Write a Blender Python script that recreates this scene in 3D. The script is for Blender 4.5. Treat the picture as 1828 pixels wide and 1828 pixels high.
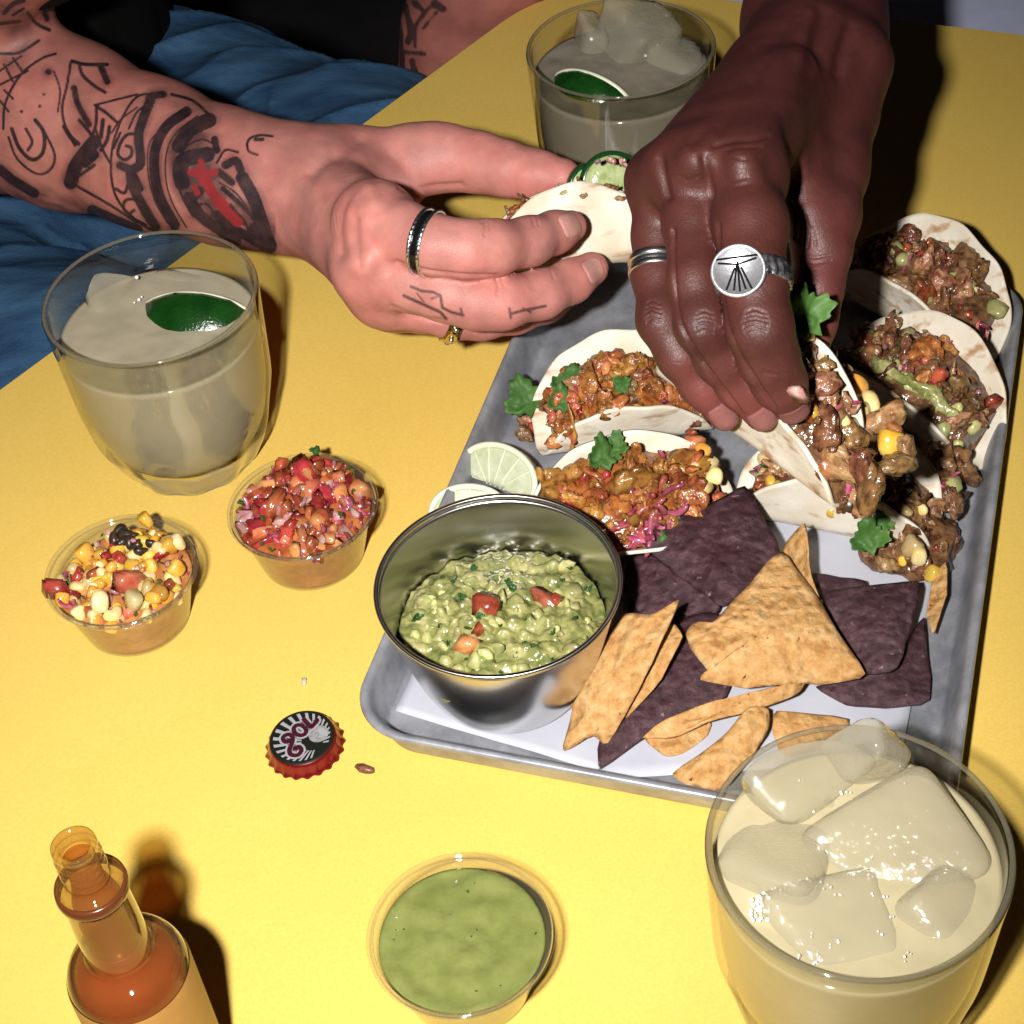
import bpy, bmesh, math, random
import numpy as np
from mathutils import Matrix, Vector, Euler

random.seed(7)
rng = np.random.default_rng(7)
sc = bpy.context.scene
for o in list(bpy.data.objects):
    bpy.data.objects.remove(o)

# ------------------------------------------------------------------ camera
# The place is measured in millimetres (table top is z = 0) and built in metres.
MM = 0.001
F, PITCH, ROLL, CAM_H = 3164.84, 0.78900, -0.10597, 569.3
_fw = np.array([0, math.cos(PITCH), -math.sin(PITCH)])
_rt = np.array([1.0, 0, 0])
_up = np.cross(_rt, _fw)
c_, s_ = math.cos(ROLL), math.sin(ROLL)
CR, CU, CW = c_ * _rt + s_ * _up, -s_ * _rt + c_ * _up, _fw
CC = np.array([0, 0, CAM_H])
cd = bpy.data.cameras.new('camera')
cam = bpy.data.objects.new('camera', cd)
sc.collection.objects.link(cam)
cd.sensor_width = 36
cd.lens = 36 * F / 1828
cd.clip_start = 0.01
cd.clip_end = 50
m = Matrix.Identity(4)
for i in range(3):
    m[i][0], m[i][1], m[i][2] = CR[i], CU[i], -CW[i]
    m[i][3] = CC[i] * MM
cam.matrix_world = m
sc.camera = cam

# ------------------------------------------------------------------ world, flash, exposure
w = bpy.data.worlds.new('World')
sc.world = w
w.use_nodes = True
w.node_tree.nodes['Background'].inputs[0].default_value = (0.9, 0.92, 1.0, 1)
w.node_tree.nodes['Background'].inputs[1].default_value = 0.004
fl = bpy.data.lights.new('camera_flash', 'SPOT')      # the flash gun, left of the lens, its beam on the near half of the table
fl.energy = 50.0
fl.spot_size = math.radians(72)
fl.spot_blend = 1.0
fl.shadow_soft_size = 0.014
fl.color = (1.0, 0.965, 0.93)
flo = bpy.data.objects.new('camera_flash', fl)
flo.location = (-0.085, -0.01, 0.610)
flo.rotation_euler = (Vector((-0.05, 0.59, 0.0)) - flo.location).to_track_quat('-Z', 'Y').to_euler()
sc.collection.objects.link(flo)
vs = sc.view_settings
vs.view_transform = 'Standard'
vs.look = 'None'
vs.exposure = 0
vs.gamma = 1
vs.use_curve_mapping = False
sc.cycles.use_denoising = True
sc.cycles.max_bounces = 8
sc.cycles.use_adaptive_sampling = True
sc.cycles.adaptive_threshold = 0.02
sc.cycles.transparent_max_bounces = 24
sc.cycles.sample_clamp_indirect = 4.0
sc.cycles.caustics_reflective = False
sc.cycles.caustics_refractive = False


# ------------------------------------------------------------------ helpers: measuring
def un(x, y, z=0.0):
    """point of the place seen at photo position (x, y), z mm above the table"""
    d = (x - 914) / F * CR - (y - 914) / F * CU + CW
    return CC + (z - CC[2]) / d[2] * d


def pr(P):
    d = np.asarray(P, float) - CC
    z = d @ CW
    return np.stack([914 + F * (d @ CR) / z, 914 - F * (d @ CU) / z], -1)


def pxmm(P):
    return F / ((np.asarray(P, float) - CC) @ CW)


def nrm(v):
    v = np.asarray(v, float)
    return v / (np.linalg.norm(v) + 1e-12)


# ------------------------------------------------------------------ helpers: objects
def link(o, parent=None):
    sc.collection.objects.link(o)
    if parent is not None:
        o.parent = parent
    return o


def tag(o, label=None, cat=None, group=None, kind=None):
    if label: o['label'] = label
    if cat: o['category'] = cat
    if group: o['group'] = group
    if kind: o['kind'] = kind
    return o


def thing(name, loc, label, cat, group=None):
    o = bpy.data.objects.new(name, None)
    o.empty_display_size = 0.01
    o.location = [v * MM for v in loc]
    sc.collection.objects.link(o)
    return tag(o, label, cat, group)


def mesh_data(name, verts, faces, mat=None, smooth=True):
    me = bpy.data.meshes.new(name)
    verts = np.asarray(verts, float) * MM
    me.from_pydata(verts.tolist(), [], [list(map(int, f)) for f in faces])
    if mat is not None:
        for q in (mat if isinstance(mat, (list, tuple)) else [mat]):
            me.materials.append(q)
    if smooth:
        me.polygons.foreach_set('use_smooth', [True] * len(me.polygons))
    me.update()
    return me


def mesh(name, verts, faces, mat=None, parent=None, smooth=True):
    """verts in mm in the place's own axes"""
    verts = np.asarray(verts, float)
    if parent is not None:
        verts = verts - np.array(root_loc(parent)) / MM
    return link(bpy.data.objects.new(name, mesh_data(name, verts, faces, mat, smooth)), parent)


def root_loc(o):
    l = np.zeros(3)
    while o is not None:
        l = l + np.array(o.location)
        o = o.parent
    return l


def put(name, me, parent, P, rot=(0, 0, 0), s=1.0, label=None):
    """one more piece sharing mesh data, at P (mm) under parent"""
    o = bpy.data.objects.new(name, me)
    P = np.asarray(P, float) * MM - (root_loc(parent) if parent is not None else 0)
    o.location = P
    if isinstance(rot, Matrix):
        o.rotation_euler = rot.to_euler()
    else:
        o.rotation_euler = rot
    o.scale = (s, s, s) if np.isscalar(s) else s
    return link(o, parent)


# ------------------------------------------------------------------ helpers: noise
def vnoise(P, scale, seed=0):
    """smooth value noise, P (n,3) mm -> -1..1"""
    q = np.asarray(P, float) / scale + seed * 17.13
    i = np.floor(q).astype(np.int64)
    f = q - i
    f = f * f * (3 - 2 * f)
    def h(a):
        n = a[:, 0] * 374761393 + a[:, 1] * 668265263 + a[:, 2] * 2147483647 + seed * 144665
        n = (n ^ (n >> 13)) * 1274126177
        n = n ^ (n >> 16)
        return (n & 0xffff) / 32767.5 - 1
    out = 0
    for dx in (0, 1):
        for dy in (0, 1):
            for dz in (0, 1):
                wgt = (f[:, 0] if dx else 1 - f[:, 0]) * (f[:, 1] if dy else 1 - f[:, 1]) * (f[:, 2] if dz else 1 - f[:, 2])
                out = out + wgt * h(i + np.array([dx, dy, dz]))
    return out


def fbm(P, scale, seed=0, oct=3):
    return sum(vnoise(P, scale / 2 ** k, seed + k) / 2 ** k for k in range(oct))


# ------------------------------------------------------------------ helpers: shapes
def lathe(prof, n=72, lobes=None, closed=False):
    """prof [(r, z)], axis at the origin"""
    V, Fc = [], []
    a = np.arange(n) * 2 * np.pi / n
    for r, z in prof:
        rr = r + (lobes(a, z) if lobes else 0)
        V.append(np.stack([rr * np.cos(a), rr * np.sin(a), np.full(n, z)], -1))
    m_ = len(prof)
    rows = m_ if closed else m_ - 1
    for j in range(rows):
        k = (j + 1) % m_
        for i in range(n):
            i2 = (i + 1) % n
            Fc.append((j * n + i, j * n + i2, k * n + i2, k * n + i))
    return np.concatenate(V), Fc


def cap_rings(V, Fc, n, first=True, last=True):
    V = list(map(tuple, V))
    rows = len(V) // n
    if first:
        c = len(V); V.append(tuple(np.mean(V[:n], 0)))
        Fc = Fc + [(c, (i + 1) % n, i) for i in range(n)]
    if last:
        b = (rows - 1) * n
        c = len(V); V.append(tuple(np.mean(V[b:b + n], 0)))
        Fc = Fc + [(c, b + i, b + (i + 1) % n) for i in range(n)]
    return np.array(V), Fc


def smooth_prof(pts, k=4):
    """Catmull-Rom through (r, z) points"""
    p = np.array(pts, float)
    p = np.vstack([2 * p[0] - p[1], p, 2 * p[-1] - p[-2]])
    out = []
    for i in range(1, len(p) - 2):
        for j in range(k):
            t = j / k
            a, b, c, d = p[i - 1], p[i], p[i + 1], p[i + 2]
            out.append(0.5 * ((2 * b) + (c - a) * t + (2 * a - 5 * b + 4 * c - d) * t * t + (3 * b - a - 3 * c + d) * t ** 3))
    out.append(p[-2])
    return [tuple(q) for q in out]


def tube(path, rad, n=10, cap=True):
    path = np.asarray(path, float)
    rad = np.broadcast_to(rad, len(path))
    V, Fc = [], []
    ref = np.array([0.13, 0.27, 0.95])
    for i, p in enumerate(path):
        t = nrm(path[min(i + 1, len(path) - 1)] - path[max(i - 1, 0)])
        x = nrm(np.cross(t, ref)); y = np.cross(t, x)
        a = np.arange(n) * 2 * np.pi / n
        V.append(p + rad[i] * (np.cos(a)[:, None] * x + np.sin(a)[:, None] * y))
    V = np.concatenate(V)
    for j in range(len(path) - 1):
        for i in range(n):
            i2 = (i + 1) % n
            Fc.append((j * n + i, j * n + i2, (j + 1) * n + i2, (j + 1) * n + i))
    if cap:
        V, Fc = cap_rings(V, Fc, n)
    return V, Fc


def slab(outline, z0, z1, bevel=0.0):
    """closed prism from a 2D outline (mm)"""
    o = np.asarray(outline, float)
    n = len(o)
    c = o.mean(0)
    rows = []
    if bevel:
        d = (c - o) / np.linalg.norm(c - o, axis=1)[:, None] * bevel
        rows = [(o + d, z0), (o, z0 + bevel), (o, z1 - bevel), (o + d * 0.3, z1 - bevel * .3), (o + d, z1)]
    else:
        rows = [(o, z0), (o, z1)]
    V = np.concatenate([np.column_stack([q, np.full(n, z)]) for q, z in rows])
    Fc = []
    for j in range(len(rows) - 1):
        for i in range(n):
            i2 = (i + 1) % n
            Fc.append((j * n + i, j * n + i2, (j + 1) * n + i2, (j + 1) * n + i))
    Fc.append(tuple(range(n))[::-1])
    b = (len(rows) - 1) * n
    Fc.append(tuple(range(b, b + n)))
    return V, Fc


def ico(sub=2):
    bm = bmesh.new()
    bmesh.ops.create_icosphere(bm, subdivisions=sub, radius=1)
    V = np.array([v.co[:] for v in bm.verts])
    Fc = [tuple(v.index for v in f.verts) for f in bm.faces]
    bm.free()
    return V, Fc


def grid_faces(nu, nv, wrap=False):
    Fc = []
    for i in range(nu - 1):
        for j in range(nv if wrap else nv - 1):
            j2 = (j + 1) % nv
            Fc.append((i * nv + j, i * nv + j2, (i + 1) * nv + j2, (i + 1) * nv + j))
    return Fc


def shell(V, Fc, t):
    """give an open sheet thickness t (mm)"""
    V = np.asarray(V, float)
    N = np.zeros_like(V)
    edges = {}
    for f in Fc:
        for k in range(len(f)):
            edges[(f[k], f[(k + 1) % len(f)])] = 1
    for m_ in set(len(f) for f in Fc):
        A = np.array([f for f in Fc if len(f) == m_])
        n_ = np.cross(V[A[:, 1]] - V[A[:, 0]], V[A[:, 2]] - V[A[:, 0]])
        if m_ == 4:
            n_ = n_ + np.cross(V[A[:, 2]] - V[A[:, 0]], V[A[:, 3]] - V[A[:, 0]])
        for k in range(m_):
            np.add.at(N, A[:, k], n_)
    N /= np.linalg.norm(N, axis=1)[:, None] + 1e-12
    n = len(V)
    out = np.concatenate([V + N * t / 2, V - N * t / 2])
    F2 = list(Fc) + [tuple(n + i for i in f[::-1]) for f in Fc]
    for (a, b) in edges:
        if (b, a) not in edges:
            F2.append((b, a, n + a, n + b))
    return out, F2


# ------------------------------------------------------------------ helpers: smooth bodies from rounded cones
def surface_nets(D, org, h):
    nx, ny, nz = D.shape
    S = D < 0
    cs = [S[i:nx - 1 + i, j:ny - 1 + j, k:nz - 1 + k] for i in (0, 1) for j in (0, 1) for k in (0, 1)]
    cnt = sum(c.astype(np.int8) for c in cs)
    act = (cnt > 0) & (cnt < 8)
    idx = -np.ones(act.shape, np.int64)
    cells = np.argwhere(act)
    idx[act] = np.arange(len(cells))
    acc = np.zeros((len(cells), 3)); num = np.zeros(len(cells))
    corners = [(i, j, k) for i in (0, 1) for j in (0, 1) for k in (0, 1)]
    val = {c: D[cells[:, 0] + c[0], cells[:, 1] + c[1], cells[:, 2] + c[2]] for c in corners}
    for a in corners:
        for ax in range(3):
            if a[ax] == 0:
                b = list(a); b[ax] = 1; b = tuple(b)
                va, vb = val[a], val[b]
                cr = (va < 0) != (vb < 0)
                t = np.where(cr, va / np.where(cr, va - vb, 1), 0)
                p = np.tile(np.array(a, float), (len(cells), 1)); p[:, ax] += t
                acc[cr] += p[cr]; num[cr] += 1
    V = (cells + acc / num[:, None]) * h + org
    quads = []
    for ax in range(3):
        o1, o2 = [(1, 2), (2, 0), (0, 1)][ax]
        sl0 = [slice(None)] * 3; sl1 = [slice(None)] * 3
        sl0[ax] = slice(0, -1); sl1[ax] = slice(1, None)
        a, b = S[tuple(sl0)], S[tuple(sl1)]
        cr = np.argwhere(a != b)
        ok = (cr[:, o1] > 0) & (cr[:, o2] > 0) & (cr[:, o1] < D.shape[o1] - 1) & (cr[:, o2] < D.shape[o2] - 1)
        cr = cr[ok]
        inside = a[cr[:, 0], cr[:, 1], cr[:, 2]]
        def g(d1, d2):
            q = cr.copy(); q[:, o1] -= d1; q[:, o2] -= d2
            return idx[q[:, 0], q[:, 1], q[:, 2]]
        Q = np.stack([g(1, 1), g(0, 1), g(0, 0), g(1, 0)], -1)
        Q[~inside] = Q[~inside][:, ::-1]
        quads.append(Q)
    return V, np.concatenate(quads)


class Body:
    def __init__(self, lo, hi, h):
        self.h = h
        self.org = np.array(lo, float)
        n = np.ceil((np.array(hi) - self.org) / h).astype(int) + 1
        self.ax = [self.org[k] + np.arange(n[k]) * h for k in range(3)]
        self.D = np.full(n, 60.0, np.float32)

    def box(self, pts, pad):
        lo = np.min(pts, 0) - pad; hi = np.max(pts, 0) + pad
        return tuple(slice(max(0, int((lo[k] - self.org[k]) / self.h)), max(0, int((hi[k] - self.org[k]) / self.h) + 2)) for k in range(3))

    def P(self, sl):
        return np.meshgrid(self.ax[0][sl[0]], self.ax[1][sl[1]], self.ax[2][sl[2]], indexing='ij', sparse=True)

    @staticmethod
    def cone(X, a, b, ra, rb):
        a = np.asarray(a, float); b = np.asarray(b, float)
        d = b - a; L2 = d @ d + 1e-9
        px, py, pz = X[0] - a[0], X[1] - a[1], X[2] - a[2]
        t = np.clip((px * d[0] + py * d[1] + pz * d[2]) / L2, 0, 1)
        q = np.sqrt((px - t * d[0]) ** 2 + (py - t * d[1]) ** 2 + (pz - t * d[2]) ** 2)
        return (q - (ra + (rb - ra) * t)).astype(np.float32)

    @staticmethod
    def ell(X, c, ax3, R):
        q = 0
        for v, r_ in zip(ax3, R):
            q = q + (((X[0] - c[0]) * v[0] + (X[1] - c[1]) * v[1] + (X[2] - c[2]) * v[2]) / r_) ** 2
        return ((np.sqrt(q) - 1) * min(R)).astype(np.float32)

    @staticmethod
    def smin(a, b, k):
        hh = np.clip(k - np.abs(a - b), 0, None) / np.maximum(k, 1e-6)
        return np.minimum(a, b) - hh * hh * k * 0.25

    def chain(self, pts, rad, k=6.0, kroot=8.0, root=None, reach=22.0, ktip=1.0, flat=None):
        """a limb of tapering segments; blends with the rest by kroot near root, ktip away from it"""
        pts = [np.asarray(p, float) for p in pts]
        pad = max(rad) + 14
        sl = self.box(np.array(pts), pad)
        X = self.P(sl)
        d = None
        for i in range(len(pts) - 1):
            e = self.cone(X, pts[i], pts[i + 1], rad[i], rad[i + 1])
            d = e if d is None else self.smin(d, e, k)
        if root is None:
            kk = kroot
        else:
            q = np.sqrt((X[0] - root[0]) ** 2 + (X[1] - root[1]) ** 2 + (X[2] - root[2]) ** 2)
            kk = (ktip + (kroot - ktip) * np.clip(1.4 - q / reach, 0, 1)).astype(np.float32)
        self.D[sl] = self.smin(self.D[sl], d, kk)

    def ball(self, c, r, k=4.0):
        self.chain([c, np.asarray(c) + 0.01], [r, r], kroot=k)

    def ellipsoid(self, c, axes, R, k=1.0):
        sl = self.box(np.array([c]), max(R) + 10)
        X = self.P(sl)
        self.D[sl] = self.smin(self.D[sl], self.ell(X, c, axes, R), k)

    def cut(self, pts, rad, k=3.0):
        """press a groove"""
        sl = self.box(np.array(pts), max(rad) + 10)
        X = self.P(sl)
        d = None
        for i in range(len(pts) - 1):
            e = self.cone(X, pts[i], pts[i + 1], rad[i], rad[i + 1])
            d = e if d is None else np.minimum(d, e)
        self.D[sl] = -self.smin(-self.D[sl], d, k)

    def noise(self, amp, scale, seed=0):
        pass

    def mesh(self):
        for k in range(3):                      # close the body where it leaves the grid
            q = [slice(None)] * 3
            for e in (0, 1, -1, -2):
                q[k] = e
                self.D[tuple(q)] = np.maximum(self.D[tuple(q)], .8)
        V, Q = surface_nets(self.D.astype(np.float64), self.org, self.h)
        return V, Q


def relax(V, Q, it=1, lam=0.5):
    E = np.concatenate([Q[:, [0, 1]], Q[:, [1, 2]], Q[:, [2, 3]], Q[:, [3, 0]]])
    E = np.concatenate([E, E[:, ::-1]])
    deg = np.bincount(E[:, 0], minlength=len(V))
    for _ in range(it):
        A = np.zeros_like(V)
        for k in range(3):
            A[:, k] = np.bincount(E[:, 0], weights=V[E[:, 1], k], minlength=len(V))
        V = V + lam * (A / np.maximum(deg, 1)[:, None] - V)
    return V


def split_quads(V, Q):
    """each quad into four"""
    E = np.sort(np.concatenate([Q[:, [0, 1]], Q[:, [1, 2]], Q[:, [2, 3]], Q[:, [3, 0]]]), 1)
    U, inv = np.unique(E, axis=0, return_inverse=True)
    inv = inv.reshape(-1)
    n, nq = len(V), len(Q)
    mid = (V[U[:, 0]] + V[U[:, 1]]) / 2
    cen = V[Q].mean(1)
    e = [n + inv[i * nq:(i + 1) * nq] for i in range(4)]
    c = n + len(U) + np.arange(nq)
    Q2 = np.concatenate([np.stack([Q[:, 0], e[0], c, e[3]], -1), np.stack([e[0], Q[:, 1], e[1], c], -1),
                         np.stack([c, e[1], Q[:, 2], e[2]], -1), np.stack([e[3], c, e[2], Q[:, 3]], -1)])
    return np.concatenate([V, mid, cen]), Q2


def vert_normals(V, Q):
    n = np.cross(V[Q[:, 2]] - V[Q[:, 0]], V[Q[:, 3]] - V[Q[:, 1]])
    N = np.zeros_like(V)
    for k in range(4):
        for a in range(3):
            N[:, a] += np.bincount(Q[:, k], weights=n[:, a], minlength=len(V))
    return N / (np.linalg.norm(N, axis=1)[:, None] + 1e-12)


def big_mesh(name, V, Q, mat, parent=None, col=None):
    me = bpy.data.meshes.new(name)
    V = V - (root_loc(parent) / MM if parent is not None else 0)
    me.vertices.add(len(V))
    me.vertices.foreach_set('co', (V * MM).astype(np.float32).ravel())
    me.loops.add(len(Q) * 4)
    me.loops.foreach_set('vertex_index', Q.astype(np.int32).ravel())
    me.polygons.add(len(Q))
    me.polygons.foreach_set('loop_start', (np.arange(len(Q)) * 4).astype(np.int32))
    me.polygons.foreach_set('use_smooth', np.ones(len(Q), bool))
    me.update(calc_edges=True)
    me.validate()
    if col is not None:
        at = me.color_attributes.new('Col', 'FLOAT_COLOR', 'POINT')
        at.data.foreach_set('color', np.column_stack([col, np.ones(len(col))]).astype(np.float32).ravel())
    me.materials.append(mat)
    return link(bpy.data.objects.new(name, me), parent)


# ------------------------------------------------------------------ helpers: materials
def mat_new(name):
    mt = bpy.data.materials.new(name)
    mt.use_nodes = True
    nt = mt.node_tree
    b = nt.nodes['Principled BSDF']
    return mt, nt, b


def N(nt, typ, **kw):
    n = nt.nodes.new(typ)
    for k, v in kw.items():
        setattr(n, k, v)
    return n


def rgb(*c):
    """sRGB 0-255 -> linear"""
    return tuple((v / 255 / 12.92 if v / 255 <= 0.04045 else ((v / 255 + 0.055) / 1.055) ** 2.4) for v in c)


def simple(name, col, rough=0.5, spec=0.5, metal=0.0, sss=0.0, sssr=(3, 1.5, 1), coat=0.0, var=0.0, vscale=300.0, bump=0.0, bscale=400.0, col2=None, detail=4, objvar=False):
    """plain principled with noise between col and col2, and noise bump"""
    mt, nt, b = mat_new(name)
    L = nt.links
    b.inputs['Base Color'].default_value = (*col, 1)
    b.inputs['Roughness'].default_value = rough
    b.inputs['Specular IOR Level'].default_value = spec
    b.inputs['Metallic'].default_value = metal
    b.inputs['Coat Weight'].default_value = coat
    b.inputs['Coat Roughness'].default_value = 0.08
    if sss:
        b.inputs['Subsurface Weight'].default_value = sss
        b.inputs['Subsurface Radius'].default_value = [v * MM for v in sssr]
        b.inputs['Subsurface Scale'].default_value = 1.0
    tc = N(nt, 'ShaderNodeTexCoord')
    vec = tc.outputs['Object']
    if objvar:
        oi = N(nt, 'ShaderNodeObjectInfo')
        ad = N(nt, 'ShaderNodeVectorMath', operation='ADD')
        L.new(vec, ad.inputs[0])
        cx = N(nt, 'ShaderNodeCombineXYZ')
        L.new(oi.outputs['Random'], cx.inputs[0]); L.new(oi.outputs['Random'], cx.inputs[1])
        L.new(cx.outputs[0], ad.inputs[1])
        vec = ad.outputs[0]
    if col2 is not None:
        nz = N(nt, 'ShaderNodeTexNoise')
        nz.inputs['Scale'].default_value = vscale
        nz.inputs['Detail'].default_value = detail
        nz.inputs['Roughness'].default_value = 0.6
        L.new(vec, nz.inputs['Vector'])
        rp = N(nt, 'ShaderNodeValToRGB')
        rp.color_ramp.elements[0].position = 0.36
        rp.color_ramp.elements[1].position = 0.64
        rp.color_ramp.elements[0].color = (*col, 1)
        rp.color_ramp.elements[1].color = (*col2, 1)
        L.new(nz.outputs['Fac'], rp.inputs[0])
        out = rp.outputs[0]
        if objvar:
            hs = N(nt, 'ShaderNodeHueSaturation')
            m2 = N(nt, 'ShaderNodeMath', operation='MULTIPLY'); m2.inputs[1].default_value = 7.31
            m3 = N(nt, 'ShaderNodeMath', operation='FRACT')
            m4 = N(nt, 'ShaderNodeMapRange'); m4.inputs[3].default_value = .482; m4.inputs[4].default_value = .522
            L.new(oi.outputs['Random'], m2.inputs[0]); L.new(m2.outputs[0], m3.inputs[0]); L.new(m3.outputs[0], m4.inputs[0]); L.new(m4.outputs[0], hs.inputs['Hue'])
            mr = N(nt, 'ShaderNodeMapRange')
            mr.inputs[3].default_value = 0.62; mr.inputs[4].default_value = 1.32
            L.new(oi.outputs['Random'], mr.inputs[0])
            L.new(mr.outputs[0], hs.inputs['Value'])
            L.new(out, hs.inputs['Color'])
            out = hs.outputs[0]
        L.new(out, b.inputs['Base Color'])
    if bump:
        nb = N(nt, 'ShaderNodeTexNoise')
        nb.inputs['Scale'].default_value = bscale
        nb.inputs['Detail'].default_value = 3
        L.new(vec, nb.inputs['Vector'])
        bp = N(nt, 'ShaderNodeBump')
        bp.inputs['Strength'].default_value = 1.0
        bp.inputs['Distance'].default_value = bump * MM
        L.new(nb.outputs['Fac'], bp.inputs['Height'])
        L.new(bp.outputs[0], b.inputs['Normal'])
    return mt


def clear(name, tint=(0.95, 0.95, 0.93), ior=1.5, rough=0.02, haze=0.0, hazecol=(0.6, 0.6, 0.62), gain=1.0, bump=0.0, bscale=80.0):
    """thin clear glass or plastic: lets light straight through, mirrors by Fresnel, haze = share of dull scatter"""
    mt, nt, b = mat_new(name)
    nt.nodes.remove(b)
    L = nt.links
    out = nt.nodes['Material Output']
    tr = N(nt, 'ShaderNodeBsdfTransparent')
    tr.inputs[0].default_value = (*tint, 1)
    gl = N(nt, 'ShaderNodeBsdfGlossy')
    gl.inputs['Roughness'].default_value = rough
    lw = N(nt, 'ShaderNodeLayerWeight'); lw.inputs['Blend'].default_value = 0.5
    pw = N(nt, 'ShaderNodeMath', operation='POWER'); pw.inputs[1].default_value = 4.5
    L.new(lw.outputs['Facing'], pw.inputs[0])
    ml = N(nt, 'ShaderNodeMath', operation='MULTIPLY_ADD', use_clamp=True)
    ml.inputs[1].default_value = 0.9 * gain
    ml.inputs[2].default_value = ((ior - 1) / (ior + 1)) ** 2 * gain
    L.new(pw.outputs[0], ml.inputs[0])
    mx = N(nt, 'ShaderNodeMixShader')
    body = tr.outputs[0]
    if haze:
        df = N(nt, 'ShaderNodeBsdfDiffuse')
        df.inputs[0].default_value = (*hazecol, 1)
        tl = N(nt, 'ShaderNodeBsdfTranslucent')
        tl.inputs[0].default_value = (*hazecol, 1)
        m0 = N(nt, 'ShaderNodeMixShader'); m0.inputs[0].default_value = 0.5
        L.new(df.outputs[0], m0.inputs[1]); L.new(tl.outputs[0], m0.inputs[2])
        m1 = N(nt, 'ShaderNodeMixShader'); m1.inputs[0].default_value = haze
        L.new(tr.outputs[0], m1.inputs[1]); L.new(m0.outputs[0], m1.inputs[2])
        body = m1.outputs[0]
    if bump:
        tc = N(nt, 'ShaderNodeTexCoord')
        nb = N(nt, 'ShaderNodeTexNoise'); nb.inputs['Scale'].default_value = bscale; nb.inputs['Detail'].default_value = 4
        L.new(tc.outputs['Object'], nb.inputs['Vector'])
        bp = N(nt, 'ShaderNodeBump'); bp.inputs['Distance'].default_value = bump * MM
        L.new(nb.outputs['Fac'], bp.inputs['Height'])
        L.new(bp.outputs[0], gl.inputs['Normal']); L.new(bp.outputs[0], lw.inputs['Normal'])
    L.new(ml.outputs[0], mx.inputs[0])
    L.new(body, mx.inputs[1])
    L.new(gl.outputs[0], mx.inputs[2])
    L.new(mx.outputs[0], out.inputs[0])
    return mt

# ================================================================== the table and what is beyond it
def table_material():
    mt, nt, b = mat_new('yellow_laminate')
    L = nt.links
    tc = N(nt, 'ShaderNodeTexCoord')
    nz = N(nt, 'ShaderNodeTexNoise'); nz.inputs['Scale'].default_value = 9; nz.inputs['Detail'].default_value = 6
    L.new(tc.outputs['Object'], nz.inputs['Vector'])
    rp = N(nt, 'ShaderNodeValToRGB')
    rp.color_ramp.elements[0].position = .3; rp.color_ramp.elements[1].position = .7
    rp.color_ramp.elements[0].color = (0.73, 0.500, 0.108, 1)
    rp.color_ramp.elements[1].color = (0.78, 0.536, 0.124, 1)
    L.new(nz.outputs['Fac'], rp.inputs[0])
    # fine mottling and specks of spilt crumbs
    n2 = N(nt, 'ShaderNodeTexNoise'); n2.inputs['Scale'].default_value = 900; n2.inputs['Detail'].default_value = 2
    L.new(tc.outputs['Object'], n2.inputs['Vector'])
    mr = N(nt, 'ShaderNodeMapRange'); mr.inputs[1].default_value = .3; mr.inputs[2].default_value = .7
    mr.inputs[3].default_value = 0.95; mr.inputs[4].default_value = 1.05
    L.new(n2.outputs['Fac'], mr.inputs[0])
    mu = N(nt, 'ShaderNodeVectorMath', operation='SCALE')
    L.new(rp.outputs[0], mu.inputs[0]); L.new(mr.outputs[0], mu.inputs['Scale'])
    vo = N(nt, 'ShaderNodeTexVoronoi'); vo.inputs['Scale'].default_value = 24
    L.new(tc.outputs['Object'], vo.inputs['Vector'])
    lt = N(nt, 'ShaderNodeMath', operation='LESS_THAN'); lt.inputs[1].default_value = 0.028
    L.new(vo.outputs['Distance'], lt.inputs[0])
    n3 = N(nt, 'ShaderNodeTexNoise'); n3.inputs['Scale'].default_value = 13
    L.new(tc.outputs['Object'], n3.inputs['Vector'])
    gt = N(nt, 'ShaderNodeMath', operation='GREATER_THAN'); gt.inputs[1].default_value = 0.57
    L.new(n3.outputs['Fac'], gt.inputs[0])
    an = N(nt, 'ShaderNodeMath', operation='MULTIPLY'); L.new(lt.outputs[0], an.inputs[0]); L.new(gt.outputs[0], an.inputs[1])
    mx = N(nt, 'ShaderNodeMix', data_type='RGBA')
    L.new(an.outputs[0], mx.inputs['Factor']); L.new(mu.outputs[0], mx.inputs['A'])
    mx.inputs['B'].default_value = (.33, .19, .05, 1)
    L.new(mx.outputs['Result'], b.inputs['Base Color'])
    b.inputs['Roughness'].default_value = .42
    b.inputs['Specular IOR Level'].default_value = .35
    bp = N(nt, 'ShaderNodeBump'); bp.inputs['Distance'].default_value = .00002
    L.new(n2.outputs['Fac'], bp.inputs['Height']); L.new(bp.outputs[0], b.inputs['Normal'])
    return mt


M_table = table_material()
A = un(-60, 738.5)[:2]; B = un(958, -8)[:2]
d1 = nrm(B - A)
c0 = un(1695, 45.5)[:2]; c1 = un(1828, 61)[:2]
d2 = nrm(c1 - c0)
t_ = np.linalg.solve(np.column_stack([d1, -d2]), c0 - A)
corner = A + d1 * t_[0]
# the far corner of the top, rounded
far = []
for k in range(9):
    t = k / 8
    far.append((1 - t) ** 2 * (corner - d1 * 60) + 2 * t * (1 - t) * corner + t * t * (corner + d2 * 60))
left_end = A - d1 * 620
right_end = corner + d2 * 560
out = [left_end] + far + [right_end, np.array([820., -60.]), np.array([-420., -60.])]
out = np.array(out)[::-1]
V, Fc = slab(out, -26, 0, 1.2)
tb = thing('table', (0, 400, -26), 'yellow laminate table top under the food and drinks', 'table')
mesh('table_top', V, Fc, M_table, tb, smooth=False)
V, Fc = lathe([(34, -720), (34, -27)], 32); V, Fc = cap_rings(V, Fc, 32); V[:, 0] += 60; V[:, 1] += 430
mesh('table_post', V, Fc, simple('dark_steel', (.03, .03, .03), .5), tb)

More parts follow.
